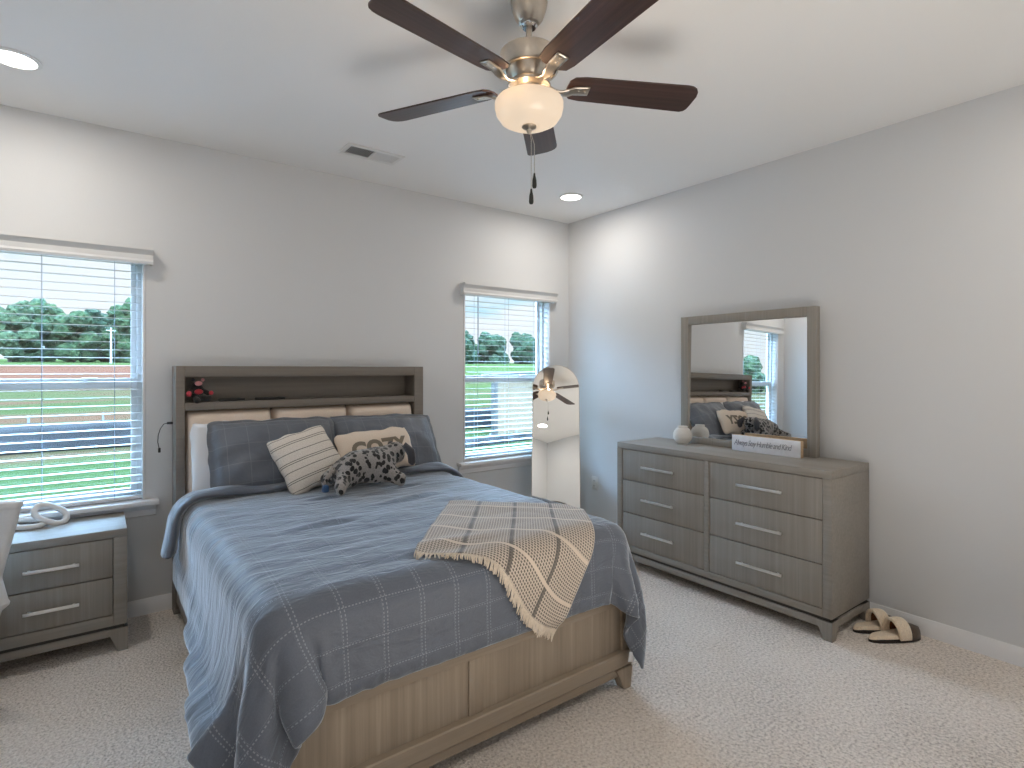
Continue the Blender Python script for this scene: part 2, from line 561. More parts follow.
M['leaf_dark'] = mat_leaves('dark_green_leaves', (0.0042, 0.0125, 0.0083), (0.0139, 0.0298, 0.0152), (0.0382, 0.0610, 0.0291))
M['leaf_mid'] = mat_leaves('green_leaves', (0.0056, 0.0152, 0.0083), (0.0208, 0.0416, 0.0167), (0.0541, 0.0797, 0.0347))
M['leaf_pale'] = mat_leaves('pale_green_leaves', (0.0097, 0.0222, 0.0125), (0.0333, 0.0541, 0.0250), (0.0728, 0.0937, 0.0485))


# ------------------------------------------------------------------ mesh helpers
class MB:
    """collects shapes in one bmesh; build() links them as ONE mesh object"""

    def __init__(self):
        self.bm = bmesh.new()

    def box(self, x0, x1, y0, y1, z0, z1, bev=0.0, seg=2):
        b2 = bmesh.new()
        bmesh.ops.create_cube(b2, size=1.0)
        for v in b2.verts:
            v.co = Vector(((x0 + x1) / 2 + v.co.x * (x1 - x0), (y0 + y1) / 2 + v.co.y * (y1 - y0), (z0 + z1) / 2 + v.co.z * (z1 - z0)))
        if bev > 0:
            bmesh.ops.bevel(b2, geom=b2.edges[:], offset=bev, segments=seg, affect='EDGES', profile=0.5)
        self._add(b2)
        return self

    def _add(self, b2, mtx=None):
        if mtx is not None:
            b2.transform(mtx)
        vm = [self.bm.verts.new(v.co) for v in b2.verts]
        b2.verts.index_update()
        for f in b2.faces:
            try:
                self.bm.faces.new([vm[v.index] for v in f.verts])
            except ValueError:
                pass
        b2.free()

    def prism(self, pts, a0, a1, axis='y', bev=0.0):
        """outline pts (2D) extruded along an axis: 'y' -> (x,z), 'x' -> (y,z), 'z' -> (x,y)"""
        b2 = bmesh.new()
        def p3(p, a):
            return {'y': (p[0], a, p[1]), 'x': (a, p[0], p[1]), 'z': (p[0], p[1], a)}[axis]
        A = [b2.verts.new(p3(p, a0)) for p in pts]
        B = [b2.verts.new(p3(p, a1)) for p in pts]
        n = len(pts)
        b2.faces.new(A)
        b2.faces.new(B[::-1])
        for i in range(n):
            b2.faces.new((A[i], B[i], B[(i + 1) % n], A[(i + 1) % n]))
        bmesh.ops.recalc_face_normals(b2, faces=b2.faces[:])
        if bev:
            bmesh.ops.bevel(b2, geom=b2.edges[:], offset=bev, segments=2, affect='EDGES')
        self._add(b2)
        return self

    def lathe(self, prof, c=(0, 0, 0), seg=40, closed=False, sq=None, rotz=0.0, wob=None):
        """prof: (r, z) list; sq: superellipse exponent for a rounded-square section"""
        rings = []
        for i, (r, z) in enumerate(prof):
            ring = []
            for k in range(seg):
                a = 2 * PI * k / seg
                rr = r
                if sq:
                    rr = r / (abs(math.cos(a)) ** sq + abs(math.sin(a)) ** sq) ** (1.0 / sq)
                if wob:
                    rr *= wob(a, z)
                ring.append(self.bm.verts.new((c[0] + rr * math.cos(a + rotz), c[1] + rr * math.sin(a + rotz), c[2] + z)))
            rings.append(ring)
        for i in range(len(rings) - 1):
            for k in range(seg):
                self.bm.faces.new((rings[i][k], rings[i][(k + 1) % seg], rings[i + 1][(k + 1) % seg], rings[i + 1][k]))
        if closed:
            self.bm.faces.new(rings[0][::-1])
            self.bm.faces.new(rings[-1])
        return self

    def tube(self, pts, r, seg=10, caps=True, loop=False):
        pts = [Vector(p) for p in pts]
        n = len(pts)
        rs = r if isinstance(r, (list, tuple)) else [r] * n
        rings = []
        up = Vector((0, 0, 1))
        prev = None
        for i, p in enumerate(pts):
            if loop:
                d = (pts[(i + 1) % n] - pts[i - 1]).normalized()
            else:
                d = (pts[min(i + 1, n - 1)] - pts[max(i - 1, 0)]).normalized()
            if prev is None:
                a = d.cross(up)
                if a.length < 1e-3:
                    a = d.cross(Vector((1, 0, 0)))
            else:
                a = prev - d * prev.dot(d)
            a.normalize()
            prev = a
            b = d.cross(a)
            rings.append([self.bm.verts.new(p + (a * math.cos(2 * PI * k / seg) + b * math.sin(2 * PI * k / seg)) * rs[i]) for k in range(seg)])
        m = n if loop else n - 1
        for i in range(m):
            A, B = rings[i], rings[(i + 1) % n]
            for k in range(seg):
                self.bm.faces.new((A[k], B[k], B[(k + 1) % seg], A[(k + 1) % seg]))
        if caps and not loop:
            self.bm.faces.new(rings[0])
            self.bm.faces.new(rings[-1][::-1])
        return self

    def ball(self, c, r, sub=3, sc=(1, 1, 1), rot=None):
        b2 = bmesh.new()
        bmesh.ops.create_icosphere(b2, subdivisions=sub, radius=r)
        for v in b2.verts:
            v.co = Vector((v.co.x * sc[0], v.co.y * sc[1], v.co.z * sc[2]))
        m = Matrix.Translation(Vector(c))
        if rot:
            m = m @ Euler(rot).to_matrix().to_4x4()
        self._add(b2, m)
        return self

    def grid(self, fn, nu, nv, uvfn=None):
        """fn(i/nu, j/nv) -> point"""
        vs = [[self.bm.verts.new(fn(i / nu, j / nv)) for j in range(nv + 1)] for i in range(nu + 1)]
        uvl = self.bm.loops.layers.uv.verify() if uvfn else None
        for i in range(nu):
            for j in range(nv):
                f = self.bm.faces.new((vs[i][j], vs[i + 1][j], vs[i + 1][j + 1], vs[i][j + 1]))
                if uvfn:
                    for l, (a, b) in zip(f.loops, ((i, j), (i + 1, j), (i + 1, j + 1), (i, j + 1))):
                        l[uvl].uv = uvfn(a / nu, b / nv)
        return self

    def build(self, name, mat, parent=None, smooth=40, world=True, recalc=True):
        if recalc:
            bmesh.ops.recalc_face_normals(self.bm, faces=self.bm.faces[:])
        me = bpy.data.meshes.new(name)
        if parent is not None and world:
            off = Vector((0, 0, 0))
            p = parent
            while p is not None:
                off += p.location
                p = p.parent
            bmesh.ops.translate(self.bm, verts=self.bm.verts[:], vec=-off)
        self.bm.to_mesh(me)
        self.bm.free()
        for m in (mat if isinstance(mat, (list, tuple)) else [mat]):
            me.materials.append(m)
        if smooth:
            me.polygons.foreach_set('use_smooth', [True] * len(me.polygons))
            if smooth < 180:
                me.set_sharp_from_angle(angle=R(smooth))
        o = bpy.data.objects.new(name, me)
        COL.objects.link(o)
        if parent is not None:
            o.parent = parent
        return o


def tag(o, label, cat, group=None):
    o['label'] = label
    o['category'] = cat
    if group:
        o['group'] = group
    return o


def thing(name, label, cat, loc=(0, 0, 0), group=None, rot=None):
    o = bpy.data.objects.new(name, None)
    o.empty_display_size = 0.1
    COL.objects.link(o)
    o.location = loc
    if rot:
        o.rotation_euler = rot
    return tag(o, label, cat, group)


def struct(o):
    o['kind'] = 'structure'
    return o


def modify(o, kind, **kw):
    m = o.modifiers.new(kind.lower(), kind)
    for k, v in kw.items():
        setattr(m, k, v)
    return m


# ------------------------------------------------------------------ room shell
XL, YB = -4.36, -4.62        # left wall, wall behind the camera
WT = 0.15
W1 = (-4.18, -3.27)          # window openings in the back wall (x)
W2 = (-1.135, -0.225)
WZ0, WZ1 = 0.64, 2.075

struct(MB().box(XL - WT, WT, YB - WT, WT, -0.12, 0.0).build('floor', M['carpet'], smooth=0))
struct(MB().box(XL - WT, WT, YB - WT, WT, H, H + 0.15).build('ceiling', M['ceiling'], smooth=0))
wb = MB()
for x0, x1 in ((XL - WT, W1[0]), (W1[1], W2[0]), (W2[1], WT)):
    wb.box(x0, x1, 0, WT, 0, H)
for x0, x1 in (W1, W2):
    wb.box(x0, x1, 0, WT, 0, WZ0)
    wb.box(x0, x1, 0, WT, WZ1, H)
struct(wb.build('wall_back', M['wall'], smooth=0))
struct(MB().box(0, WT, YB - WT, 0, 0, H).build('wall_right', M['wall'], smooth=0))
struct(MB().box(XL - WT, XL, YB - WT, 0, 0, H).build('wall_left', M['wall'], smooth=0))
struct(MB().box(XL, 0, YB - WT, YB, 0, H).build('wall_front', M['wall'], smooth=0))


def base_profile(d=0.014, h=0.088):
    return [(0, 0), (d, 0), (d, h * 0.72), (d * 0.75, h * 0.80), (d * 0.55, h * 0.93), (d * 0.35, h), (0, h)]


b = MB().prism([(-p[0], p[1]) for p in base_profile()], XL, 0, 'x')
struct(b.build('baseboard_back', M['trim'], smooth=30))
b = MB().prism([(-p[0], p[1]) for p in base_profile()], YB, -0.014, 'y')
struct(b.build('baseboard_right', M['trim'], smooth=30))
b = MB().prism([(XL + p[0], p[1]) for p in base_profile()], YB, -0.014, 'y')
struct(b.build('baseboard_left', M['trim'], smooth=30))


def window(n, x0, x1):
    e = bpy.data.objects.new('window_%d' % n, None)
    COL.objects.link(e)
    e.location = ((x0 + x1) / 2, 0.10, WZ0)
    struct(e)
    fr = MB()
    t = 0.035
    for a, c in ((x0, x0 + t), (x1 - t, x1)):
        fr.box(a, c, 0.075, 0.14, WZ0, WZ1, 0.003)
    fr.box(x0 + t, x1 - t, 0.075, 0.14, WZ0, WZ0 + 0.03, 0.003)
    fr.box(x0 + t, x1 - t, 0.075, 0.14, WZ1 - 0.02, WZ1, 0.003)
    fr.build('window_frame', M['vinyl'], e)
    zc = 1.318
    for nm, za, zb, ya, yb in (('upper_sash', zc - 0.028, WZ1 - 0.02, 0.108, 0.132), ('lower_sash', WZ0 + 0.03, zc + 0.030, 0.080, 0.106)):
        s = 0.028
        sh = MB()
        sh.box(x0 + t, x0 + t + s, ya, yb, za, zb, 0.002)
        sh.box(x1 - t - s, x1 - t, ya, yb, za, zb, 0.002)
        sh.box(x0 + t + s, x1 - t - s, ya, yb, za, za + (0.045 if nm == 'lower_sash' else 0.055), 0.002)
        sh.box(x0 + t + s, x1 - t - s, ya, yb, zb - (0.058 if nm == 'lower_sash' else 0.022), zb, 0.002)
        so = sh.build(nm, M['vinyl'], e)
        MB().box(x0 + t + s - 0.004, x1 - t - s + 0.004, (ya + yb) / 2 - 0.002, (ya + yb) / 2 + 0.002, za + 0.04, zb - 0.02).build('glass_pane', M['glass'], so, smooth=0)
        if nm == 'lower_sash':
            for q in (0.28, 0.72):
                xx = x0 + (x1 - x0) * q
                MB().box(xx - 0.035, xx + 0.035, ya - 0.022, ya + 0.004, zb - 0.012, zb + 0.004, 0.004).build('sash_lock', M['vinyl'], so)
    # jamb liner, sill board and apron
    jl = MB()
    jl.box(x1 - 0.012, x1 + 0.0005, -0.006, 0.076, WZ0 + 0.012, WZ1, 0.002)
    jl.box(x0 - 0.0005, x0 + 0.012, -0.006, 0.076, WZ0 + 0.012, WZ1, 0.002)
    jl.build('jamb', M['trim'], e)
    sl = MB().box(x0 - 0.065, x1 + 0.065, -0.068, -0.0005, WZ0 - 0.012, WZ0 + 0.016, 0.006)
    sl.box(x0 + 0.001, x1 - 0.001, -0.001, 0.076, WZ0 + 0.0005, WZ0 + 0.015, 0.0)
    sl.build('window_sill', M['trim'], e)
    ap = MB().prism([(-0.0005, WZ0 - 0.012), (-0.030, WZ0 - 0.012), (-0.026, WZ0 - 0.03), (-0.016, WZ0 - 0.042), (-0.014, WZ0 - 0.075), (-0.0005, WZ0 - 0.082)], x0 - 0.05, x1 + 0.05, 'x')
    ap.build('apron', M['trim'], e, smooth=30)
    return e


def window_blind(x0, x1, label, wands):
    e = thing('window_blind', label, 'blind', ((x0 + x1) / 2, 0.035, WZ0), 'wood slat blinds on the two windows')
    va = MB().prism([(-0.040, 1.992), (-0.060, 1.992), (-0.064, 2.006), (-0.057, 2.018), (-0.057, 2.044), (-0.066, 2.058), (-0.076, 2.070), (-0.076, 2.084), (-0.0006, 2.084), (-0.0006, 2.076), (-0.040, 2.074)], x0 - 0.035, x1 + 0.035, 'x')
    va.box(x0 - 0.035, x0 - 0.022, -0.042, -0.0005, 1.992, 2.074)
    va.box(x1 + 0.022, x1 + 0.035, -0.042, -0.0005, 1.992, 2.074)
    va.build('valance', M['blind'], e, smooth=25)
    MB().box(x0 + 0.016, x1 - 0.016, 0.008, 0.062, 2.008, 2.048, 0.003).build('head_rail', M['blind'], e)
    MB().box(x0 + 0.016, x1 - 0.016, 0.012, 0.060, WZ0 + 0.020, WZ0 + 0.038, 0.004).build('bottom_rail', M['blind'], e)
    sl = MB().box(x0 + 0.016, x1 - 0.016, 0.016, 0.056, -0.0014, 0.0014, 0.001, 1)
    for v in sl.bm.verts:                        # slight crown and tilt of each slat
        v.co.z += 0.0015 * (1 - ((v.co.y - 0.036) / 0.024) ** 2) + (v.co.y - 0.036) * 0.035
    proto = sl.build('slat', M['blind'], e, world=False)
    base = Vector((-(x0 + x1) / 2, -0.035, 0))
    n, pitch = 30, 0.0447
    for k in range(n):
        o = proto if k == 0 else proto.copy()
        if k:
            COL.objects.link(o)
            o.parent = e
        o.location = base + Vector((0, 0, 0.062 + k * pitch))
    for q in (0.155, 0.845):
        xx = x0 + (x1 - x0) * q
        lc = MB()
        for yy in (0.0095, 0.0625):
            lc.tube([(xx, yy, WZ0 + 0.03), (xx, yy, 2.01)], 0.0011, 6)
        lc.build('ladder_cord', M['cord'], e)
    xx = x0 + (x1 - x0) * 0.5
    lc = MB()
    for yy in (0.0095, 0.0625):
        lc.tube([(xx, yy, WZ0 + 0.03), (xx, yy, 2.01)], 0.0011, 6)
    lc.build('ladder_cord', M['cord'], e)
    for q, z1 in wands:
        xx = x0 + (x1 - x0) * q
        MB().tube([(xx, 0.004, 1.99), (xx, 0.002, z1)], 0.0042, 8).build('tilt_wand', M['cord'], e)
    return e


window(1, *W1)
window(2, *W2)
window_blind(W1[0], W1[1], 'wide white slat blind over the window left of the bed', [])
window_blind(W2[0], W2[1], 'narrow-looking white slat blind over the window beside the arched mirror', [(0.155, 1.52)])

# ------------------------------------------------------------------ ceiling fittings
CANS = [(-0.537, -0.614, 'round recessed ceiling light near the far room corner'), (-3.778, -0.603, 'round recessed ceiling light above the left window'),
        (-0.537, -3.84, None), (-3.778, -3.84, None)]
for x, y, lab in CANS:
    e = thing('recessed_light', lab or 'round recessed ceiling light behind the camera, not in the photo', 'ceiling light', (x, y, H), 'recessed ceiling lights')
    MB().lathe([(0.078, -0.0005), (0.094, -0.0005), (0.094, -0.006), (0.078, -0.010), (0.076, -0.004)], (x, y, H), 40).build('trim_ring', M['white_plastic'], e)
    MB().lathe([(0.0005, -0.0075), (0.05, -0.0075), (0.077, -0.006), (0.077, -0.0006)], (x, y, H), 40).build('lens', M['led'], e)
    ld = bpy.data.lights.new('recessed_lamp', 'AREA')
    ld.shape = 'DISK'
    ld.size = 0.15
    ld.energy = CAN_W
    ld.color = (1.0, 0.93, 0.84)
    lo = bpy.data.objects.new('recessed_lamp', ld)
    COL.objects.link(lo)
    lo.location = (0, 0, -0.012)
    lo.parent = e

# air vent
e = thing('ceiling_vent', 'white rectangular air vent in the ceiling near the back wall', 'vent', (-2.112, -0.50, H))
x0, x1, y0, y1 = -2.30, -1.935, -0.595, -0.415
fr = MB()
fr.box(x0, x1, y0, y0 + 0.028, H - 0.009, H - 0.0005, 0.003).box(x0, x1, y1 - 0.028, y1, H - 0.009, H - 0.0005, 0.003)
fr.box(x0, x0 + 0.03, y0 + 0.028, y1 - 0.028, H - 0.009, H - 0.0005, 0.003).box(x1 - 0.03, x1, y0 + 0.028, y1 - 0.028, H - 0.009, H - 0.0005, 0.003)
fr.box(-2.118, -2.106, y0 + 0.028, y1 - 0.028, H - 0.008, H - 0.0005)
fr.build('vent_frame', M['white_plastic'], e)
MB().box(x0 + 0.03, x1 - 0.03, y0 + 0.028, y1 - 0.028, H - 0.0018, H - 0.0006).build('duct_opening', M['black'], e)
for half, sgn in (((x0 + 0.034, -2.120), 1), ((-2.104, x1 - 0.034), -1)):
    nn = 12
    for k in range(nn):
        xx = half[0] + (half[1] - half[0]) * (k + 0.5) / nn
        d = 0.0048 * sgn
        MB().prism([(xx - d, H - 0.0085), (xx - d + 0.0012, H - 0.0085), (xx + d + 0.0012, H - 0.002), (xx + d, H - 0.002)], y0 + 0.028, y1 - 0.028, 'y').build('louver', M['white_plastic'], e, smooth=0)


# ------------------------------------------------------------------ ceiling fan
FX, FY = -2.233, -2.223
fan = thing('ceiling_fan', 'brushed nickel ceiling fan with five dark wood blades and lit bowl', 'ceiling fan', (FX, FY, H))
fc = (FX, FY, 0)
MB().lathe([(0.0005, H - 0.0006), (0.066, H - 0.0006), (0.067, H - 0.010), (0.063, H - 0.034), (0.050, H - 0.068), (0.036, H - 0.084), (0.013, H - 0.086)], fc, 48).build('canopy', M['nickel'], fan)
MB().lathe([(0.0125, 2.655), (0.030, 2.655), (0.031, 2.646), (0.024, 2.639), (0.0125, 2.639)], fc, 40).build('canopy_ring', M['chrome'], fan)
MB().lathe([(0.0115, 2.56), (0.0115, 2.665)], fc, 24).build('downrod', M['nickel'], fan)
MB().lathe([(0.011, 2.572), (0.022, 2.571), (0.030, 2.562), (0.075, 2.556), (0.098, 2.552), (0.106, 2.545), (0.107, 2.536), (0.107, 2.486), (0.103, 2.480), (0.097, 2.480), (0.095, 2.487), (0.085, 2.486)], fc, 56).build('motor_housing', M['nickel'], fan)
MB().lathe([(0.086, 2.489), (0.078, 2.468), (0.062, 2.446), (0.056, 2.440), (0.075, 2.438), (0.078, 2.432), (0.076, 2.425), (0.048, 2.422), (0.046, 2.395), (0.058, 2.385), (0.060, 2.378), (0.0005, 2.376)], fc, 56).build('motor_hub', M['nickel'], fan)
bowl = MB().lathe([(0.108, 2.381), (0.118, 2.377), (0.1245, 2.366), (0.1245, 2.348), (0.119, 2.325), (0.104, 2.303), (0.080, 2.290), (0.045, 2.284), (0.014, 2.2825)], fc, 64).build('glass_bowl', M['bowl'], fan)
modify(bowl, 'SOLIDIFY', thickness=0.003, offset=-1)
MB().lathe([(0.0005, 2.288), (0.026, 2.286), (0.027, 2.279), (0.020, 2.273), (0.010, 2.270), (0.009, 2.262), (0.006, 2.257), (0.0005, 2.255)], fc, 32).build('finial', M['nickel'], fan)
BZ = 2.436
OUT0, OUT1 = 0.142, 0.648
for k in range(5):
    ang = PI / 2 - (YAW + R(7.5) + R(72) * k)
    rot = Matrix.Translation((FX, FY, BZ)) @ Matrix.Rotation(ang, 4, 'Z') @ Matrix.Rotation(R(-11), 4, 'X')
    pts = []
    n = 12
    w0, w1 = 0.062, 0.072
    outline = [(OUT0 + 0.004, -0.035), (OUT0 + 0.02, -0.055), (OUT0 + 0.06, -w0), (OUT1 - 0.055, -w1)]
    outline += [(OUT1 - 0.055 + 0.05 * math.sin(a), -w1 + 0.035 - 0.035 * math.cos(a)) for a in (R(25), R(50), R(75))]
    outline += [(OUT1 + 0.000, -0.02), (OUT1 - 0.002, 0.02)]
    outline += [(OUT1 - 0.03 + 0.026 * math.cos(a), w1 - 0.026 + 0.026 * math.sin(a)) for a in (R(10), R(45), R(80))]
    outline += [(OUT0 + 0.06, w0), (OUT0 + 0.02, 0.055), (OUT0 + 0.004, 0.035), (OUT0, 0.0)]
    bl = MB().prism(outline, -0.003, 0.003, 'z')
    bo = bl.build('blade', M['blade'], fan, world=False, smooth=20)
    bo.matrix_local = Matrix.Translation((0, 0, -H)) @ Matrix.Translation((0, 0, BZ)) @ Matrix.Rotation(ang, 4, 'Z') @ Matrix.Rotation(R(-11), 4, 'X')
    # bracket: arm from the hub, widening to a plate under the blade, with the screws
    br = MB()
    def arm(u, v):
        xx = 0.072 + (0.226 - 0.072) * u
        ww = 0.010 + 0.012 * (1 - math.exp(-max(0, u - 0.30) * 8)) + 0.006 * max(0, 1 - u * 4)
        zz = -0.012 - 0.012 * math.sin(PI * min(1, u / 0.62)) + 0.0065 * max(0, u - 0.5) * 2 
        return Vector((xx, (v - 0.5) * 2 * ww, zz))
    br.grid(arm, 16, 4)
    bro = br.build('blade_bracket', M['nickel'], bo, world=False)
    modify(bro, 'SOLIDIFY', thickness=0.005, offset=0)
    for sx in (0.186, 0.212):
        MB().ball((sx, 0, -0.0105), 0.005, 2, (1, 1, 0.5)).build('screw', M['nickel'], bo, world=False)
for (px, py, zt, zf) in ((0.020, -0.006, 2.27, 2.060), (-0.014, -0.030, 2.27, 1.990)):
    ch = MB()
    ch.tube([(FX + px * 0.3, FY + py * 0.3, 2.262), (FX + px, FY + py, zt - 0.05), (FX + px, FY + py, zf + 0.05)], 0.0011, 6)
    z = zt - 0.05
    while z > zf + 0.055:
        ch.ball((FX + px, FY + py, z), 0.0019, 1)
        z -= 0.006
    co = ch.build('pull_chain', M['nickel'], fan)
    MB().lathe([(0.0005, 0.056), (0.003, 0.055), (0.004, 0.045), (0.0075, 0.030), (0.0085, 0.008), (0.006, 0.001), (0.0005, 0.0)], (FX + px, FY + py, zf), 16).build('chain_fob', M['post_grey'], co)
for k, (dx, dy) in enumerate(((-0.076, -0.038), (0.070, 0.045))):
    MB().ball((FX + dx, FY + dy, 2.342), 0.019, 2, (1, 1, 1.2)).build('bulb', mat_emit('lit_bulb', (1.0, 0.80, 0.58), 3.0), fan)
    pd = bpy.data.lights.new('fan_bulb', 'POINT')
    pd.energy = BULB_W
    pd.color = (1.0, 0.72, 0.46)
    pd.shadow_soft_size = 0.02
    po = bpy.data.objects.new('fan_bulb', pd)
    COL.objects.link(po)
    po.location = (dx, dy, 2.3795 - H)
    po.parent = fan


# ------------------------------------------------------------------ bed
BX0, BX1 = -3.14, -1.60
BYF = -2.14                   # front of footboard
MTOP = 0.70
bed = thing('bed', 'wooden queen bed with shelf headboard, upholstered panels and low footboard', 'bed', (-2.37, -1.1, 0))
hb = MB()
yb, yf = -0.022, -0.20
hb.box(BX0, BX0 + 0.046, yf, yb, 0.06, 1.417, 0.003)
hb.box(BX1 - 0.07, BX1, yf, yb, 0.06, 1.417, 0.003)
hb.box(BX0 + 0.046, BX1 - 0.07, yf, yb, 1.355, 1.417, 0.003)
hb.box(BX0 + 0.046, BX1 - 0.07, yf, yb, 1.165, 1.209, 0.003)
hb.box(BX0 + 0.046, BX1 - 0.07, -0.04, yb, 1.209, 1.355)
hb.box(BX0 + 0.046, BX1 - 0.07, -0.10, yb, 0.20, 1.165)
hbo = hb.build('headboard', M['head_x'], bed)
pw = (BX1 - 0.07 - BX0 - 0.046) / 3
for k in range(3):
    xa = BX0 + 0.046 + pw * k
    def pad(u, v, xa=xa):
        e = (1 - abs(2 * u - 1) ** 10) * (1 - abs(2 * v - 1) ** 10)
        return Vector((xa + 0.003 + (pw - 0.006) * u, -0.10 - 0.108 * max(0, e) ** 0.25, 0.45 + 0.712 * v))
    MB().grid(pad, 30, 30).build('upholstered_panel', M['cream'], hbo, smooth=180)
for xa, xb, sx in ((BX0, BX0 + 0.05, -1), (BX1 - 0.05, BX1, 1)):
    MB().prism([(xa, 0.062), (xb, 0.062), (xb - (0.012 if sx < 0 else 0), 0.0), (xa + (0.012 if sx > 0 else 0), 0.0)], -0.115, yb, 'y', 0.002).build('headboard_leg', M['wood_z'], bed)
# footboard: frame, two recessed panels, moulded bottom rail
fb = MB()
yt = BYF + 0.045
fb.box(BX0, BX0 + 0.055, BYF, yt, 0.115, 0.40, 0.003)
fb.box(BX1 - 0.045, BX1, BYF, yt, 0.115, 0.40, 0.003)
fb.box(BX0 + 0.055, BX1 - 0.045, BYF, yt, 0.365, 0.40, 0.002)
fb.box(BX0 + 0.055, BX1 - 0.045, BYF, yt, 0.115, 0.150, 0.002)
fb.box(BX0, BX1, BYF - 0.004, yt + 0.025, 0.400, 0.418, 0.004)
fbo = fb.build('footboard', M['bed_x'], bed)
xm = -2.405
MB().box(xm - 0.030, xm + 0.030, BYF + 0.004, yt, 0.148, 0.367, 0.002).build('center_stile', M['bed_z'], fbo)
for xa, xb in ((BX0 + 0.05, xm - 0.026), (xm + 0.026, BX1 - 0.04)):
    MB().box(xa, xb, BYF + 0.012, yt, 0.145, 0.37).build('footboard_panel', M['bed_z'], fbo)
MB().prism([(BYF + 0.03, 0.165), (BYF - 0.014, 0.165), (BYF - 0.018, 0.160), (BYF - 0.018, 0.108), (BYF - 0.012, 0.100), (BYF - 0.004, 0.094), (BYF - 0.004, 0.062), (BYF + 0.03, 0.062)], BX0 - 0.006, BX1 + 0.006, 'x').build('bottom_rail', M['bed_x'], fbo, smooth=25)
for sx, xa in ((-1, BX0 - 0.004), (1, BX1 + 0.004)):
    i = -sx
    MB().prism([(xa, 0.095), (xa + i * 0.10, 0.095), (xa + i * 0.085, 0.07), (xa + i * 0.052, 0.0), (xa + i * 0.010, 0.0)], BYF - 0.016, BYF + 0.030, 'y', 0.002).build('leg', M['bed_z'], bed)
for xa, xb in ((BX0 + 0.005, BX0 + 0.035), (BX1 - 0.035, BX1 - 0.005)):
    MB().box(xa, xb, yt + 0.001, -0.20, 0.10, 0.36, 0.003).build('side_rail', M['wood_y'], bed)
MB().box(BX0 + 0.036, BX1 - 0.036, yt + 0.002, -0.205, 0.27, 0.30).build('slat_base', M['wood_x'], bed)
mt = tag(MB().box(BX0 + 0.04, BX1 - 0.04, yt + 0.004, -0.205, 0.302, MTOP, 0.055, 4).build('mattress', M['sheet']), 'white mattress on the wooden bed, showing under the pillows', 'mattress')


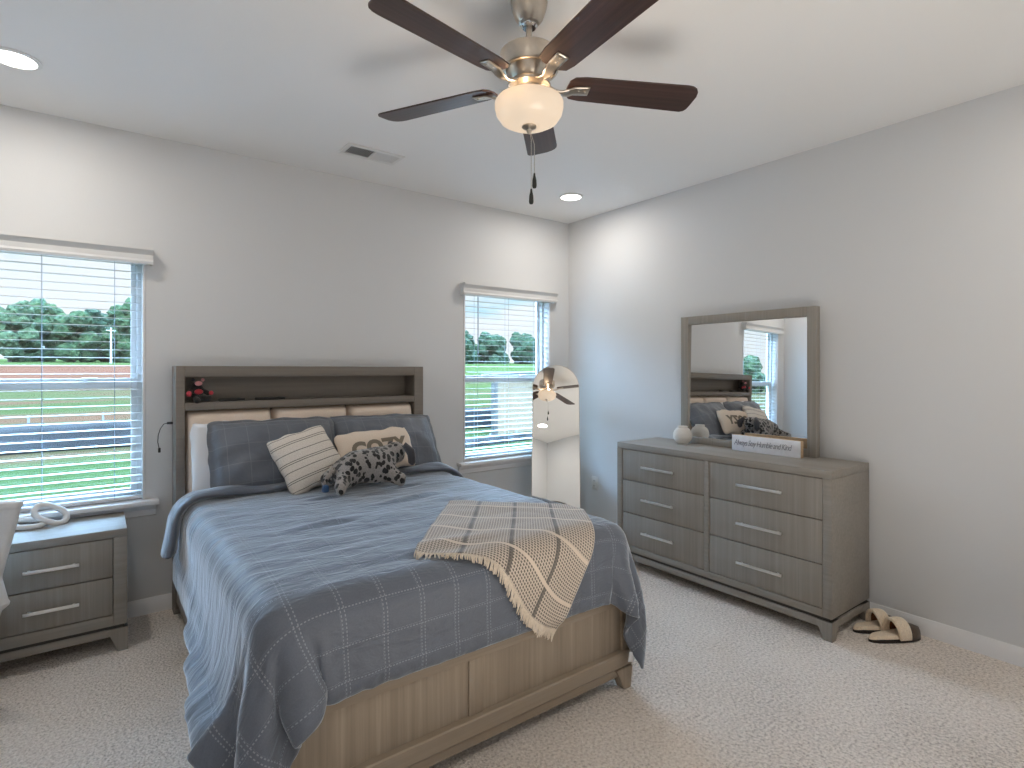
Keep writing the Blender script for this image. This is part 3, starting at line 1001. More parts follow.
# ---- comforter: a cloth laid over the bed and let down until it hangs
def drape(nx, ny, x0, x1, y0, y1, z0, steps, iters, boxes, seed, fr=0.55, th=0.012, kick=0.005, bend_k=0.22, slack=1.014):
    rng = np.random.RandomState(seed)
    xs = np.linspace(x0, x1, nx)
    ys = np.linspace(y0, y1, ny)
    P = np.zeros((nx, ny, 3))
    P[:, :, 0] = xs[:, None]
    P[:, :, 1] = ys[None, :]
    P[:, :, 2] = z0
    P[:, :, 2] += rng.randn(nx, ny) * kick
    dx, dy = abs(xs[1] - xs[0]), abs(ys[1] - ys[0])
    dx, dy = dx * slack, dy * slack
    dd = math.hypot(dx, dy)
    V = np.zeros_like(P)
    g = np.array([0, 0, -9.8])
    dt = 1 / 50.0

    def con(A, B, L, k):
        d = B - A
        l = np.sqrt((d * d).sum(-1, keepdims=True)) + 1e-9
        c = d * ((l - L) / l * 0.5 * k)
        A += c
        B -= c

    def conpush(A, B, L, k):            # bending: only resists getting closer than L
        d = B - A
        l = np.sqrt((d * d).sum(-1, keepdims=True)) + 1e-9
        c = d * (np.minimum(l - L, 0) / l * 0.5 * k)
        A += c
        B -= c

    def collide(P, Pold):
        for (lo, hi, r) in boxes:
            lo_, hi_ = np.array(lo) + r, np.array(hi) - r
            q = np.clip(P, lo_, hi_)
            d = P - q
            l = np.sqrt((d * d).sum(-1))
            inside = l < 1e-6
            m = (l < r + th) & (~inside)
            if m.any():
                nrm = d[m] / l[m][:, None]
                tgt = q[m] + nrm * (r + th)
                mv = tgt - Pold[m]
                tn = (mv * nrm).sum(-1, keepdims=True) * nrm
                P[m] = Pold[m] + tn + (mv - tn) * (1 - fr)
                # keep outside
                d2 = P[m] - np.clip(P[m], lo_, hi_)
                l2 = np.sqrt((d2 * d2).sum(-1, keepdims=True)) + 1e-9
                P[m] = np.where(l2 < r + th, np.clip(P[m], lo_, hi_) + d2 / l2 * (r + th), P[m])
            if inside.any():
                Q = P[inside]
                up = np.stack([Q[:, 0] - lo[0], hi[0] - Q[:, 0], Q[:, 1] - lo[1], hi[1] - Q[:, 1], hi[2] - Q[:, 2]], 1)
                a = up.argmin(1)
                for kk, (ax, val) in enumerate(((0, lo[0] - th), (0, hi[0] + th), (1, lo[1] - th), (1, hi[1] + th), (2, hi[2] + th))):
                    mm = a == kk
                    Q[mm, ax] = val
                P[inside] = Q
        P[:, :, 2] = np.maximum(P[:, :, 2], 0.012)

    for s in range(steps):
        V += g * dt
        V *= 0.965
        Pold = P.copy()
        P = P + V * dt
        for it in range(iters):
            for o in (0, 1):
                n2 = (nx - o) // 2 * 2
                con(P[o:o + n2:2], P[o + 1:o + n2:2], dx, 1.0)
                n2 = (ny - o) // 2 * 2
                con(P[:, o:o + n2:2], P[:, o + 1:o + n2:2], dy, 1.0)
            con(P[:-1:2, :-1:2], P[1::2, 1::2], dd, 0.35) if nx % 2 == 0 and ny % 2 == 0 else None
            con(P[1:-1:2, 1:-1:2], P[2::2, 2::2], dd, 0.35) if nx % 2 == 0 and ny % 2 == 0 else None
            con(P[:-1:2, 1::2], P[1::2, :-1:2], dd, 0.35) if nx % 2 == 0 and ny % 2 == 0 else None
            con(P[1:-1:2, 2::2], P[2::2, 1:-1:2], dd, 0.35) if nx % 2 == 0 and ny % 2 == 0 else None
            for st in (2, 4):
                for o in range(st):
                    A = P[o:-st:2 * st] if nx > 2 * st else None
                    B = P[o + st::2 * st]
                    k = min(len(A), len(B))
                    conpush(A[:k], B[:k], dx * st * 0.97, bend_k)
                    A = P[:, o:-st:2 * st]
                    B = P[:, o + st::2 * st]
                    k = min(A.shape[1], B.shape[1])
                    conpush(A[:, :k], B[:, :k], dy * st * 0.97, bend_k)
            collide(P, Pold)
        V = (P - Pold) / dt
        sp = np.sqrt((V * V).sum(-1, keepdims=True))
        V *= np.minimum(1, 4.0 / (sp + 1e-9))
    return P, xs, ys


bed_boxes = [((BX0 + 0.015, BYF - 0.01, 0.28), (BX1 - 0.015, 0.3, MTOP), 0.07),
             ((BX0 - 0.008, BYF - 0.02, 0.0), (BX1 + 0.008, -0.2, 0.42), 0.02),
             ((BX0 - 0.045, BYF + 0.06, 0.0), (BX0 + 0.4, -1.10, 0.34), 0.05),
             ((BX0 - 0.085, BYF + 0.06, 0.0), (BX0 + 0.4, -1.42, 0.35), 0.06),
             ((BX0 - 0.120, BYF + 0.06, 0.0), (BX0 + 0.4, -1.72, 0.36), 0.07),
             ((BX1 - 0.4, BYF + 0.06, 0.0), (BX1 + 0.085, -1.1, 0.46), 0.08)]
CX0, CX1 = -2.37 - 1.125, -2.37 + 1.130
CY0, CY1 = -2.14 - 0.262, -0.42
NX, NY = 104, 88
P, xs, ys = drape(NX, NY, CX0, CX1, CY0, CY1, MTOP + 0.02, 110, 26, bed_boxes, 3)
# rumples: soft ridges and hollows where the quilt was pulled up
ga = np.gradient(P, axis=0)
gb = np.gradient(P, axis=1)
nn_ = np.cross(ga, gb)
nn_ /= np.linalg.norm(nn_, axis=2, keepdims=True) + 1e-9
for i in range(NX):
    for j in range(NY):
        q = Vector((xs[i], ys[j], 0))
        side = 1.0 if P[i, j, 2] > MTOP - 0.06 else 0.55
        a = noise.noise(Vector((q.x * 2.6 + 0.8 * noise.noise(q * 2.0), q.y * 7.5, 4.2)))
        b = noise.noise(Vector((q.x * 5.5, q.y * 15.0, 9.1)))
        d = 0.016 * a * abs(a) * 1.6 + 0.005 * b
        for (cx, cy, lx, ly, dep, tilt) in ((-2.66, -1.42, 0.15, 0.022, 0.018, 0.12), (-2.18, -1.20, 0.17, 0.022, 0.016, 0.2), (-2.52, -0.92, 0.10, 0.018, 0.014, 0.1), (-2.02, -0.88, 0.12, 0.018, 0.014, 0.25), (-2.45, -2.02, 0.20, 0.03, 0.016, -0.12)):
            yy = (q.y - cy) - tilt * (q.x - cx)
            e = math.exp(-((q.x - cx) / lx) ** 2 - (yy / ly) ** 2)
            e2 = math.exp(-((q.x - cx) / lx) ** 2 - ((yy - 2.0 * ly) / (ly * 1.2)) ** 2)
            d += -dep * 0.6 * e + dep * e2
        P[i, j] += nn_[i, j] * d * side * (1 if nn_[i, j, 2] > -0.2 else -1)
rows = P.copy()
print('HEM left', P[0, 10::20, 2].round(2), 'right', P[-1, 10::20, 2].round(2), 'foot', P[5::15, 0, 2].round(2), 'corner', P[0, 0].round(2), P[-1, 0].round(2))
cm = bmesh.new()
uvl = cm.loops.layers.uv.new('UVMap')
vs = [[cm.verts.new(P[i, j]) for j in range(NY)] for i in range(NX)]
for i in range(NX - 1):
    for j in range(NY - 1):
        f = cm.faces.new((vs[i][j], vs[i + 1][j], vs[i + 1][j + 1], vs[i][j + 1]))
        for l, (a, bq) in zip(f.loops, ((i, j), (i + 1, j), (i + 1, j + 1), (i, j + 1))):
            l[uvl].uv = (xs[a] + 5.0, ys[bq] + 5.0)
cm.normal_update()
NRM = np.array([[tuple(vs[i][j].normal) for j in range(NY)] for i in range(NX)])
if NRM[NX // 2, NY // 2, 2] < 0:
    for f in cm.faces:
        f.normal_flip()
    NRM = -NRM
mbc = MB()
mbc.bm.free()
mbc.bm = cm
CBVH = BVHTree.FromBMesh(cm)
comf = mbc.build('comforter', M['comforter'], None, smooth=180, recalc=False)
modify(comf, 'SOLIDIFY', thickness=0.016, offset=1)
modify(comf, 'SUBSURF', levels=1, render_levels=1)
tag(comf, 'slate blue stitched comforter spread over the bed and hanging down its sides', 'comforter')

# turned-down band at the top edge of the comforter
js = [j for j in range(NY) if ys[j] > -0.66]
j0, j1 = js[0], NY - 1
lowi = next(i for i in range(NX) if rows[i, j1, 2] > 0.47)
highi = NX - 1 - next(i for i in range(NX) if rows[NX - 1 - i, j1, 2] > 0.47)
bd = bmesh.new()
uvl = bd.loops.layers.uv.new('UVMap')
nt_ = 10
vb = []
for i in range(lowi, highi + 1):
    colv = []
    u = (i - lowi) / (highi - lowi)
    side = max(0.0, 1 - min(u, 1 - u) / 0.14)
    width = 0.15 + 0.13 * side + 0.010 * math.sin(u * 23) + 0.008 * math.sin(u * 41 + 1)
    for q in range(2 * nt_ + 1):
        a = q / (2 * nt_) * 2 * PI
        s = 0.5 - 0.5 * math.cos(a)                       # 0 at the head edge, 1 at the fold
        yy = -0.47 - s * width
        jf = (yy - ys[0]) / (ys[1] - ys[0])
        ja = min(max(int(jf), 0), NY - 2)
        t_ = min(max(jf - ja, 0), 1)
        p = rows[i, ja] * (1 - t_) + rows[i, ja + 1] * t_
        nn = NRM[i, ja]
        hgt = 0.040 + 0.024 * math.sin(a) * (1 + 0.5 * side) + 0.006 * math.sin(u * 31 + s * 3) + 0.05 * side * s
        colv.append(bd.verts.new(Vector(p) + Vector(nn) * hgt))
    vb.append(colv)
for i in range(len(vb) - 1):
    for q in range(2 * nt_):
        f = bd.faces.new((vb[i][q], vb[i + 1][q], vb[i + 1][q + 1], vb[i][q + 1]))
        for l, (a, c) in zip(f.loops, ((i, q), (i + 1, q), (i + 1, q + 1), (i, q + 1))):
            l[uvl].uv = (a * 0.0235, c * 0.02)
for endc in (vb[0], vb[-1]):
    bd.faces.new(endc[:-1])
bmesh.ops.remove_doubles(bd, verts=bd.verts[:], dist=0.0004)
mbb = MB(); mbb.bm.free(); mbb.bm = bd
fo = mbb.build('turned_down_edge', mat_comforter('slate_blue_comforter_reverse', False), comf, smooth=180)
modify(fo, 'SUBSURF', levels=1, render_levels=1)
# care tag at the foot corner on the right
ci = NX - 1
tp = Vector(rows[ci - 5, 0])
tg = MB()
tg.box(-0.030, 0.030, -0.003, 0.003, -0.035, 0.004, 0.001)
tgo = tg.build('care_tag', M['tag'], comf, world=False)
tgo.location = tp + Vector((0.0, -0.012, -0.004))
tgo.rotation_euler = (0, R(25), R(20))


# ---- woven throw over the foot of the bed
TA, TB, TC, TD = Vector((-2.087, -1.41)), Vector((-1.615, -1.85)), Vector((-2.075, -2.49)), Vector((-2.564, -1.97))
TU, TV = 0.72, 0.78


def throw_point(u, v, lift=0.0):
    """u across (A->B), v along (A->D); flat position wrapped over the bed edge onto the comforter"""
    top = TA.lerp(TB, u)
    bot = TD.lerp(TC, u)
    p = top.lerp(bot, v)
    wob = 0.018 * math.sin(u * 9 + v * 4) * (0.3 + v)
    x, y = p.x + wob * 0.5, p.y + wob
    ye, xe, r = BYF + 0.03, BX1 - 0.05, 0.07
    zt = MTOP + 0.02
    if y > ye:
        org, d = Vector((x, y, 1.2)), Vector((0, 0, -1))
    else:
        s = ye - y
        a = min(s / r, PI / 2)
        down = max(0.0, s - r * PI / 2)
        base = Vector((x, ye - r * math.sin(a), zt - r + r * math.cos(a) - down))
        nrm = Vector((0, -math.sin(a), math.cos(a)))
        org, d = base + nrm * 0.30, -nrm
    hit = CBVH.ray_cast(org, d, 0.8)
    if hit[0] is None:
        return base if y <= ye else Vector((x, y, zt)), -d
    return hit[0] - d * (0.026 + lift), -d


NU, NV = 72, 78
tp_ = [[throw_point(i / NU, j / NV) for j in range(NV + 1)] for i in range(NU + 1)]
arr = np.array([[tuple(tp_[i][j][0]) for j in range(NV + 1)] for i in range(NU + 1)])
for _ in range(5):                                   # relax so that the cloth bridges small folds
    a2 = arr.copy()
    a2[1:-1, 1:-1] = 0.5 * arr[1:-1, 1:-1] + 0.125 * (arr[2:, 1:-1] + arr[:-2, 1:-1] + arr[1:-1, 2:] + arr[1:-1, :-2])
    a2[1:-1, 0] = 0.5 * arr[1:-1, 0] + 0.25 * (arr[2:, 0] + arr[:-2, 0])
    a2[1:-1, -1] = 0.5 * arr[1:-1, -1] + 0.25 * (arr[2:, -1] + arr[:-2, -1])
    a2[0, 1:-1] = 0.5 * arr[0, 1:-1] + 0.25 * (arr[0, 2:] + arr[0, :-2])
    a2[-1, 1:-1] = 0.5 * arr[-1, 1:-1] + 0.25 * (arr[-1, 2:] + arr[-1, :-2])
    arr = a2
for i in range(NU + 1):
    for j in range(NV + 1):
        u, v = i / NU, j / NV
        n_ = tp_[i][j][1]
        amp = max(0.0, 1 - v / 0.45)
        rip = (math.sin(v * 44 + 3.0 * math.sin(u * 5.0)) * 0.5 + 0.5) * 0.010 * amp * (0.4 + 0.6 * noise.noise(Vector((u * 4, v * 8, 3))))
        arr[i, j] += np.array(n_) * (max(0, rip) + 0.004)
tb = bmesh.new()
uvl = tb.loops.layers.uv.new('UVMap')
tv = [[tb.verts.new(arr[i, j]) for j in range(NV + 1)] for i in range(NU + 1)]
for i in range(NU):
    for j in range(NV):
        f = tb.faces.new((tv[i][j], tv[i][j + 1], tv[i + 1][j + 1], tv[i + 1][j]))
        for l, (a, c) in zip(f.loops, ((i, j), (i, j + 1), (i + 1, j + 1), (i + 1, j))):
            l[uvl].uv = (a / NU * TU, c / NV * TV)
m_ = MB(); m_.bm.free(); m_.bm = tb
thr = m_.build('throw_blanket', M['throw'], None, smooth=180, recalc=False)
modify(thr, 'SOLIDIFY', thickness=0.006, offset=0)
tag(thr, 'brown and cream checked throw with fringe over the bed foot', 'throw blanket')
fr_ = MB()
rng = random.Random(5)
for k in range(150):
    u = (k + 0.5) / 150
    i = min(int(u * NU), NU - 1)
    t_ = u * NU - i
    p0 = Vector(arr[i, NV] * (1 - t_) + arr[i + 1, NV] * t_)
    pm = Vector(arr[i, NV - 2] * (1 - t_) + arr[i + 1, NV - 2] * t_)
    d = (p0 - pm).normalized()
    n_ = tp_[i][NV][1]
    L = rng.uniform(0.030, 0.045)
    sw = Vector((rng.uniform(-1, 1), rng.uniform(-0.3, 0.3), rng.uniform(-0.6, 0.2))) * 0.25
    p1 = p0 + (d + sw).normalized() * L * 0.55 + n_ * 0.004
    p2 = p1 + (d + sw * 1.6 + Vector((0, 0, -0.45))).normalized() * L * 0.5 + n_ * 0.004
    fr_.tube([p0 - d * 0.004, p1, p2], [0.0032, 0.0028, 0.0022], 5)
fr_.build('fringe', M['fringe'], thr)


# ------------------------------------------------------------------ pillows
def cushion_bm(w, h, t, pinch=0.10, flange=0.0, seed=1, wr=0.006, n=34, expo=0.42, sag=0.0, rc=0.07):
    """two domed faces meeting at a seam, edges drawn in between pointed corners, optional flat flange"""
    bm = bmesh.new()
    uvl = bm.loops.layers.uv.new('UVMap')
    off = Vector((seed * 3.7, seed * 1.3, 0))

    def pt(i, j, s):
        u, v = 2 * i / n - 1, 2 * j / n - 1
        x = u * w / 2 * (1 - pinch * (1 - abs(v) ** 2.2) * abs(u) ** 3)
        y = v * h / 2 * (1 - pinch * (1 - abs(u) ** 2.2) * abs(v) ** 3)
        k_ = 1 - rc * (abs(u) * abs(v)) ** 5
        ed = max(abs(u), abs(v)) ** 8
        x = x * k_ + ed * 0.010 * noise.noise(Vector((y * 14, s * 0, 1)) + off) * (abs(u) > abs(v))
        y = y * k_ + ed * 0.012 * noise.noise(Vector((x * 12, 5, 1)) + off) * (abs(v) > abs(u))
        fu, fv = min(1, abs(u) / (1 - flange)), min(1, abs(v) / (1 - flange * w / h))
        e = max(0.0, (1 - fu ** 2.4) * (1 - fv ** 2.4))
        z = s * (t / 2 * e ** expo + 0.003)
        z += s * wr * noise.noise(Vector((x * 11, y * 11, s * 2)) + off) * (0.3 + e)
        z += 0.012 * noise.noise(Vector((x * 6, y * 6, 0)) + off) * (1 - e)
        x += sag * (v + 1) * 0
        return Vector((x, y, z))
    V = {}
    for s in (1, -1):
        for i in range(n + 1):
            for j in range(n + 1):
                V[s, i, j] = bm.verts.new(pt(i, j, s))
    for s in (1, -1):
        for i in range(n):
            for j in range(n):
                q = ((i, j), (i + 1, j), (i + 1, j + 1), (i, j + 1))
                if s < 0:
                    q = q[::-1]
                f = bm.faces.new([V[s, a, c] for a, c in q])
                for l, (a, c) in zip(f.loops, q):
                    l[uvl].uv = ((a / n - 0.5) * w, (c / n - 0.5) * h)
    ring = [(i, 0) for i in range(n)] + [(n, j) for j in range(n)] + [(i, n) for i in range(n, 0, -1)] + [(0, j) for j in range(n, 0, -1)]
    for k in range(len(ring)):
        a, c = ring[k], ring[(k + 1) % len(ring)]
        bm.faces.new((V[1, a[0], a[1]], V[-1, a[0], a[1]], V[-1, c[0], c[1]], V[1, c[0], c[1]]))
    return bm


def cushion(name, mat, w, h, t, loc, lean, rotz=0, roll=0, **kw):
    """local x = width, y = height, z = face normal; lean: 90 = upright"""
    m = MB(); m.bm.free()
    m.bm = cushion_bm(w, h, t, **kw)
    o = m.build(name, mat, None, smooth=180)
    mtx = Matrix.Translation(Vector(loc)) @ Matrix.Rotation(R(rotz), 4, 'Z') @ Matrix.Rotation(R(lean), 4, 'X') @ Matrix.Rotation(R(roll), 4, 'Z')
    o.matrix_world = mtx
    return o


PT = MTOP + 0.005
wp = cushion('pillow', M['sheet'], 0.70, 0.42, 0.13, (-2.735, -0.275, PT + 0.195), 74, 0, 0, pinch=0.05, seed=2)
tag(wp, 'white bed pillow, mostly hidden behind the left grey pillow', 'pillow')
ls = cushion('pillow', M['sham'], 0.73, 0.48, 0.20, (-2.655, -0.42, PT + 0.195), 62, 0, 0, pinch=0.04, flange=0.07, seed=5, wr=0.020)
tag(ls, 'grey blue flanged pillow at the left of the headboard', 'pillow', 'grey blue pillow pair')
rs_ = cushion('pillow', M['sham'], 0.74, 0.48, 0.19, (-1.965, -0.40, PT + 0.190), 58, 0, -2, pinch=0.04, flange=0.07, seed=9, wr=0.020)
tag(rs_, 'grey blue flanged pillow at the right of the headboard, behind the lettered cushion', 'pillow', 'grey blue pillow pair')
sc_ = cushion('cushion', M['stripe_cushion'], 0.36, 0.36, 0.12, (-2.535, -0.60, PT + 0.185), 60, 6, 15, pinch=0.06, seed=3, wr=0.004)
tag(sc_, 'square cream cushion with thin dark stripes, tilted on the bed', 'cushion')
cz = cushion('cushion', M['cream_cushion'], 0.50, 0.27, 0.11, (-2.115, -0.575, PT + 0.195), 62, 4, 3, pinch=0.03, seed=4, wr=0.003)
tag(cz, 'oblong cream cushion lettered COZY behind the spotted toy dog', 'cushion')


def text_mesh(body, size, ext=0.002, bold=0.0, shear=0.0, space=1.0):
    cu = bpy.data.curves.new('lettering', 'FONT')
    cu.body = body
    cu.size = size
    cu.extrude = ext
    cu.offset = bold
    cu.shear = shear
    cu.space_character = space
    cu.align_x = 'CENTER'
    cu.align_y = 'CENTER'
    cu.resolution_u = 4
    o = bpy.data.objects.new('lettering', cu)
    COL.objects.link(o)
    dg = bpy.context.evaluated_depsgraph_get()
    me = bpy.data.meshes.new_from_object(o.evaluated_get(dg))
    bpy.data.objects.remove(o)
    return me


me = text_mesh('COZY', 0.125, 0.001, 0.007, 0, 1.05)
bm = bmesh.new(); bm.from_mesh(me)
bmesh.ops.triangulate(bm, faces=bm.faces[:])
bmesh.ops.subdivide_edges(bm, edges=[e for e in bm.edges if e.calc_length() > 0.015], cuts=2)
czb = BVHTree.FromBMesh(cushion_bm(0.50, 0.27, 0.11, pinch=0.03, seed=4, wr=0.003))
for v in bm.verts:
    hit = czb.ray_cast(Vector((v.co.x, v.co.y, 0.3)), Vector((0, 0, -1)))
    v.co.z = (hit[0].z if hit[0] else 0.05) + 0.002 + v.co.z * 0.5
m_ = MB(); m_.bm.free(); m_.bm = bm
lt = m_.build('lettering', M['ink'], cz, world=False, smooth=0)

# ------------------------------------------------------------------ plush toys
def skin_toy(name, verts, edges, radii, mat, root=0, sub=2, parent=None, loc=None):
    me = bpy.data.meshes.new(name)
    me.from_pydata(verts, edges, [])
    o = bpy.data.objects.new(name, me)
    COL.objects.link(o)
    sk = o.modifiers.new('skin', 'SKIN')
    for i, r in enumerate(radii):
        sv = me.skin_vertices[0].data[i]
        sv.radius = (r, r) if not isinstance(r, tuple) else r
        sv.use_root = (i == root)
    o.modifiers.new('sub', 'SUBSURF').levels = sub
    o.modifiers['sub'].render_levels = sub
    dg = bpy.context.evaluated_depsgraph_get()
    m2 = bpy.data.meshes.new_from_object(o.evaluated_get(dg))
    bpy.data.objects.remove(o)
    m2.materials.clear()
    m2.materials.append(mat)
    m2.name = name
    m2.polygons.foreach_set('use_smooth', [True] * len(m2.polygons))
    o = bpy.data.objects.new(name, m2)
    COL.objects.link(o)
    if parent is not None:
        o.parent = parent
    if loc is not None:
        o.location = loc
    return o


# spotted dog lying on its belly across the cushions; local x runs from rump to head
DZ = MTOP + 0.040
dog = thing('plush_dog', 'black spotted grey plush dog lying in front of the cushions', 'plush toy', (-2.265, -0.79, DZ), None, (0, 0, R(4)))
dog.scale = (1.0, 1.2, 1.3)
V_ = [(0.00, 0.00, 0.085), (-0.09, 0.00, 0.085), (-0.165, 0.0, 0.075), (0.09, 0.01, 0.095), (0.155, 0.015, 0.115), (0.20, 0.02, 0.135), (0.245, 0.0, 0.120),
      (-0.165, -0.055, 0.050), (-0.215, -0.10, 0.028), (-0.235, -0.155, 0.024), (-0.175, 0.06, 0.045), (-0.24, 0.07, 0.03),
      (0.11, -0.06, 0.05), (0.125, -0.115, 0.032), (0.150, -0.145, 0.026), (0.13, 0.07, 0.05), (0.19, 0.10, 0.03)]
E_ = [(0, 1), (1, 2), (0, 3), (3, 4), (4, 5), (5, 6), (2, 7), (7, 8), (8, 9), (2, 10), (10, 11), (3, 12), (12, 13), (13, 14), (3, 15), (15, 16)]
Rr = [0.078, 0.077, 0.060, 0.072, 0.050, 0.058, 0.040, 0.040, 0.031, 0.031, 0.038, 0.030, 0.038, 0.031, 0.034, 0.036, 0.030]
skin_toy('body', V_, E_, Rr, M['spotted'], 0, 2, dog)
for sy, (a, b_, c_) in ((-1, ((0.205, -0.045, 0.170), (0.235, -0.070, 0.135), (0.240, -0.075, 0.090))), (1, ((0.195, 0.07, 0.165), (0.215, 0.095, 0.135), (0.215, 0.10, 0.10)))):
    MB().tube([a, b_, c_, tuple(Vector(c_) + Vector((0, 0, -0.012)))], [0.014, 0.024, 0.022, 0.008], 12).build('ear', M['ear_grey'], dog, world=False, smooth=180)
MB().ball((0.278, -0.004, 0.125), 0.013, 2, (0.8, 1.2, 0.9)).build('nose', M['black'], dog, world=False, smooth=180)
for sy in (-0.022, 0.028):
    MB().ball((0.243, sy + 0.008, 0.158), 0.007, 2).build('eye', M['black'], dog, world=False, smooth=180)
MB().tube([(-0.20, 0.0, 0.085), (-0.245, -0.02, 0.065), (-0.275, -0.045, 0.035)], [0.020, 0.016, 0.010], 10).build('tail', M['spotted'], dog, world=False, smooth=180)
MB().box(-0.290, -0.262, -0.085, -0.055, 0.012, 0.040, 0.006).build('ribbon_tag', M['blue_tag'], dog, world=False)

# black and red plush sitting in the headboard shelf
SH = 1.2095
toy = thing('plush_bear', 'small black plush bear with red paws sitting in the headboard shelf', 'plush toy', (-3.030, -0.135, SH), None, (0, 0, R(12)))
V_ = [(0, 0, 0.036), (0, 0, 0.066), (0, -0.004, 0.095), (0, -0.012, 0.112), (-0.034, -0.022, 0.062), (-0.056, -0.040, 0.046), (0.034, -0.022, 0.062), (0.060, -0.040, 0.044),
      (-0.022, -0.040, 0.022), (-0.014, -0.078, 0.005), (0.030, -0.040, 0.022), (0.056, -0.068, 0.020)]
E_ = [(0, 1), (1, 2), (2, 3), (1, 4), (4, 5), (1, 6), (6, 7), (0, 8), (8, 9), (0, 10), (10, 11)]
Rr = [0.034, 0.030, 0.026, 0.030, 0.014, 0.016, 0.014, 0.016, 0.018, 0.019, 0.018, 0.019]
skin_toy('body', V_, E_, Rr, M['plush_black'], 0, 2, toy)
MB().ball((-0.004, -0.044, 0.108), 0.019, 2, (1.1, 0.5, 0.75)).build('muzzle', M['plush_pink'], toy, world=False, smooth=180)
MB().ball((0.024, -0.030, 0.128), 0.010, 2, (1, 0.6, 1)).build('ear', M['plush_pink'], toy, world=False, smooth=180)
MB().ball((-0.026, -0.026, 0.128), 0.010, 2, (1, 0.6, 1)).build('ear', M['plush_black'], toy, world=False, smooth=180)
MB().ball((0.0, -0.036, 0.060), 0.021, 2, (1.15, 0.35, 0.75)).build('belly_patch', M['plush_red'], toy, world=False, smooth=180)
MB().ball((-0.058, -0.056, 0.050), 0.015, 2, (1.0, 0.5, 1.1)).build('paw', M['plush_red'], toy, world=False, smooth=180)
MB().ball((0.060, -0.056, 0.052), 0.013, 2, (1.0, 0.5, 1.0)).build('paw', M['plush_red'], toy, world=False, smooth=180)


# remote controls on the shelf
def remote(loc, rz, L, label):
    e = thing('remote_control', label, 'remote control', loc, 'remote controls on the headboard shelf', (0, 0, R(rz)))
    MB().box(-L / 2, L / 2, -0.019, 0.019, 0, 0.016, 0.006).build('case', M['black'], e, world=False)
    MB().ball((L / 2 - 0.035, 0, 0.016), 0.011, 2, (1, 1, 0.25)).build('button_pad', M['ear_grey'], e, world=False)
    return e


remote((-2.845, -0.135, SH), 3, 0.145, 'black remote control nearest the small plush bear')
remote((-2.625, -0.120, SH), -12, 0.175, 'black remote control further right along the headboard shelf')


# ------------------------------------------------------------------ case furniture
def drawer(parent, x_face, ya, yb_, za, zb, hy, hz, hl, axis):
    """drawer front with its bar handle; axis 'x': front faces -x, 'y': front faces -y"""
    d = MB()
    if axis == 'x':
        d.box(x_face, x_face + 0.022, ya, yb_, za, zb, 0.002)
    else:
        d.box(ya, yb_, x_face, x_face + 0.022, za, zb, 0.002)
    do = d.build('drawer', M['wood_z'], parent)
    h = MB()
    o = x_face - 0.026
    if axis == 'x':
        h.box(o, o + 0.009, hy - hl / 2, hy + hl / 2, hz - 0.0075, hz + 0.0075, 0.002)
        for q in (-0.40, 0.40):
            h.box(o + 0.008, x_face + 0.001, hy + hl * q - 0.005, hy + hl * q + 0.005, hz - 0.005, hz + 0.005)
    else:
        h.box(hy - hl / 2, hy + hl / 2, o, o + 0.009, hz - 0.0075, hz + 0.0075, 0.002)
        for q in (-0.40, 0.40):
            h.box(hy + hl * q - 0.005, hy + hl * q + 0.005, o + 0.008, x_face + 0.001, hz - 0.005, hz + 0.005)
    h.build('handle', M['handle'], do)
    return do


def splay_leg(parent, c, dx, dy, z, mat, t=0.032, wd=0.085):
    """tapering corner leg: wide at the top along both faces, small foot at the outer corner"""
    bm = bmesh.new()
    x, y = c
    top = [(x, y), (x + dx * wd, y), (x + dx * wd, y + dy * t), (x + dx * t, y + dy * t), (x + dx * t, y + dy * wd), (x, y + dy * wd)]
    o = 0.010
    x2, y2 = x + dx * -o * 0, y + dy * -o * 0
    f = 0.042
    bot = [(x2, y2), (x2 + dx * f, y2), (x2 + dx * f, y2 + dy * t * 0.95), (x2 + dx * t * 0.95, y2 + dy * t * 0.95), (x2 + dx * t * 0.95, y2 + dy * f), (x2, y2 + dy * f)]
    A = [bm.verts.new((p[0], p[1], z)) for p in top]
    B = [bm.verts.new((p[0], p[1], 0.0)) for p in bot]
    bm.faces.new(A); bm.faces.new(B[::-1])
    for i in range(6):
        bm.faces.new((A[i], B[i], B[(i + 1) % 6], A[(i + 1) % 6]))
    m = MB(); m.bm.free(); m.bm = bm
    return m.build('leg', mat, parent, smooth=0)


# dresser against the right wall
DX, DY0, DY1, DT = -0.480, -2.505, -1.040, 0.875
dr = thing('dresser', 'grey wood six drawer dresser standing against the right wall', 'dresser', (-0.25, -1.77, 0))
DB = -0.022
cs = MB()
cs.box(DX, DB, DY0, DY1, DT - 0.042, DT, 0.003)
cs.box(DX, DB, DY0, DY0 + 0.046, 0.115, DT - 0.042, 0.002)
cs.box(DX, DB, DY1 - 0.046, DY1, 0.115, DT - 0.042, 0.002)
cs.box(DX, DB, -1.790, -1.756, 0.15, DT - 0.042, 0.001)
cs.box(DX, DB, DY0 + 0.046, DY1 - 0.046, 0.115, 0.155, 0.002)
cs.build('carcass', M['wood_y'], dr)
MB().box(DX + 0.024, DB, DY0 + 0.047, DY1 - 0.047, 0.156, DT - 0.043).build('inner_case', M['wood_dark'], dr)
MB().box(DX + 0.010, DB, DY0 + 0.012, DY1 - 0.012, 0.098, 0.115).build('plinth_gap', M['wood_dark'], dr)
MB().box(DX - 0.002, DB, DY0 - 0.002, DY1 + 0.002, 0.060, 0.098, 0.004).build('plinth', M['wood_y'], dr)
zr = [(0.158, 0.382), (0.387, 0.612), (0.617, 0.829)]
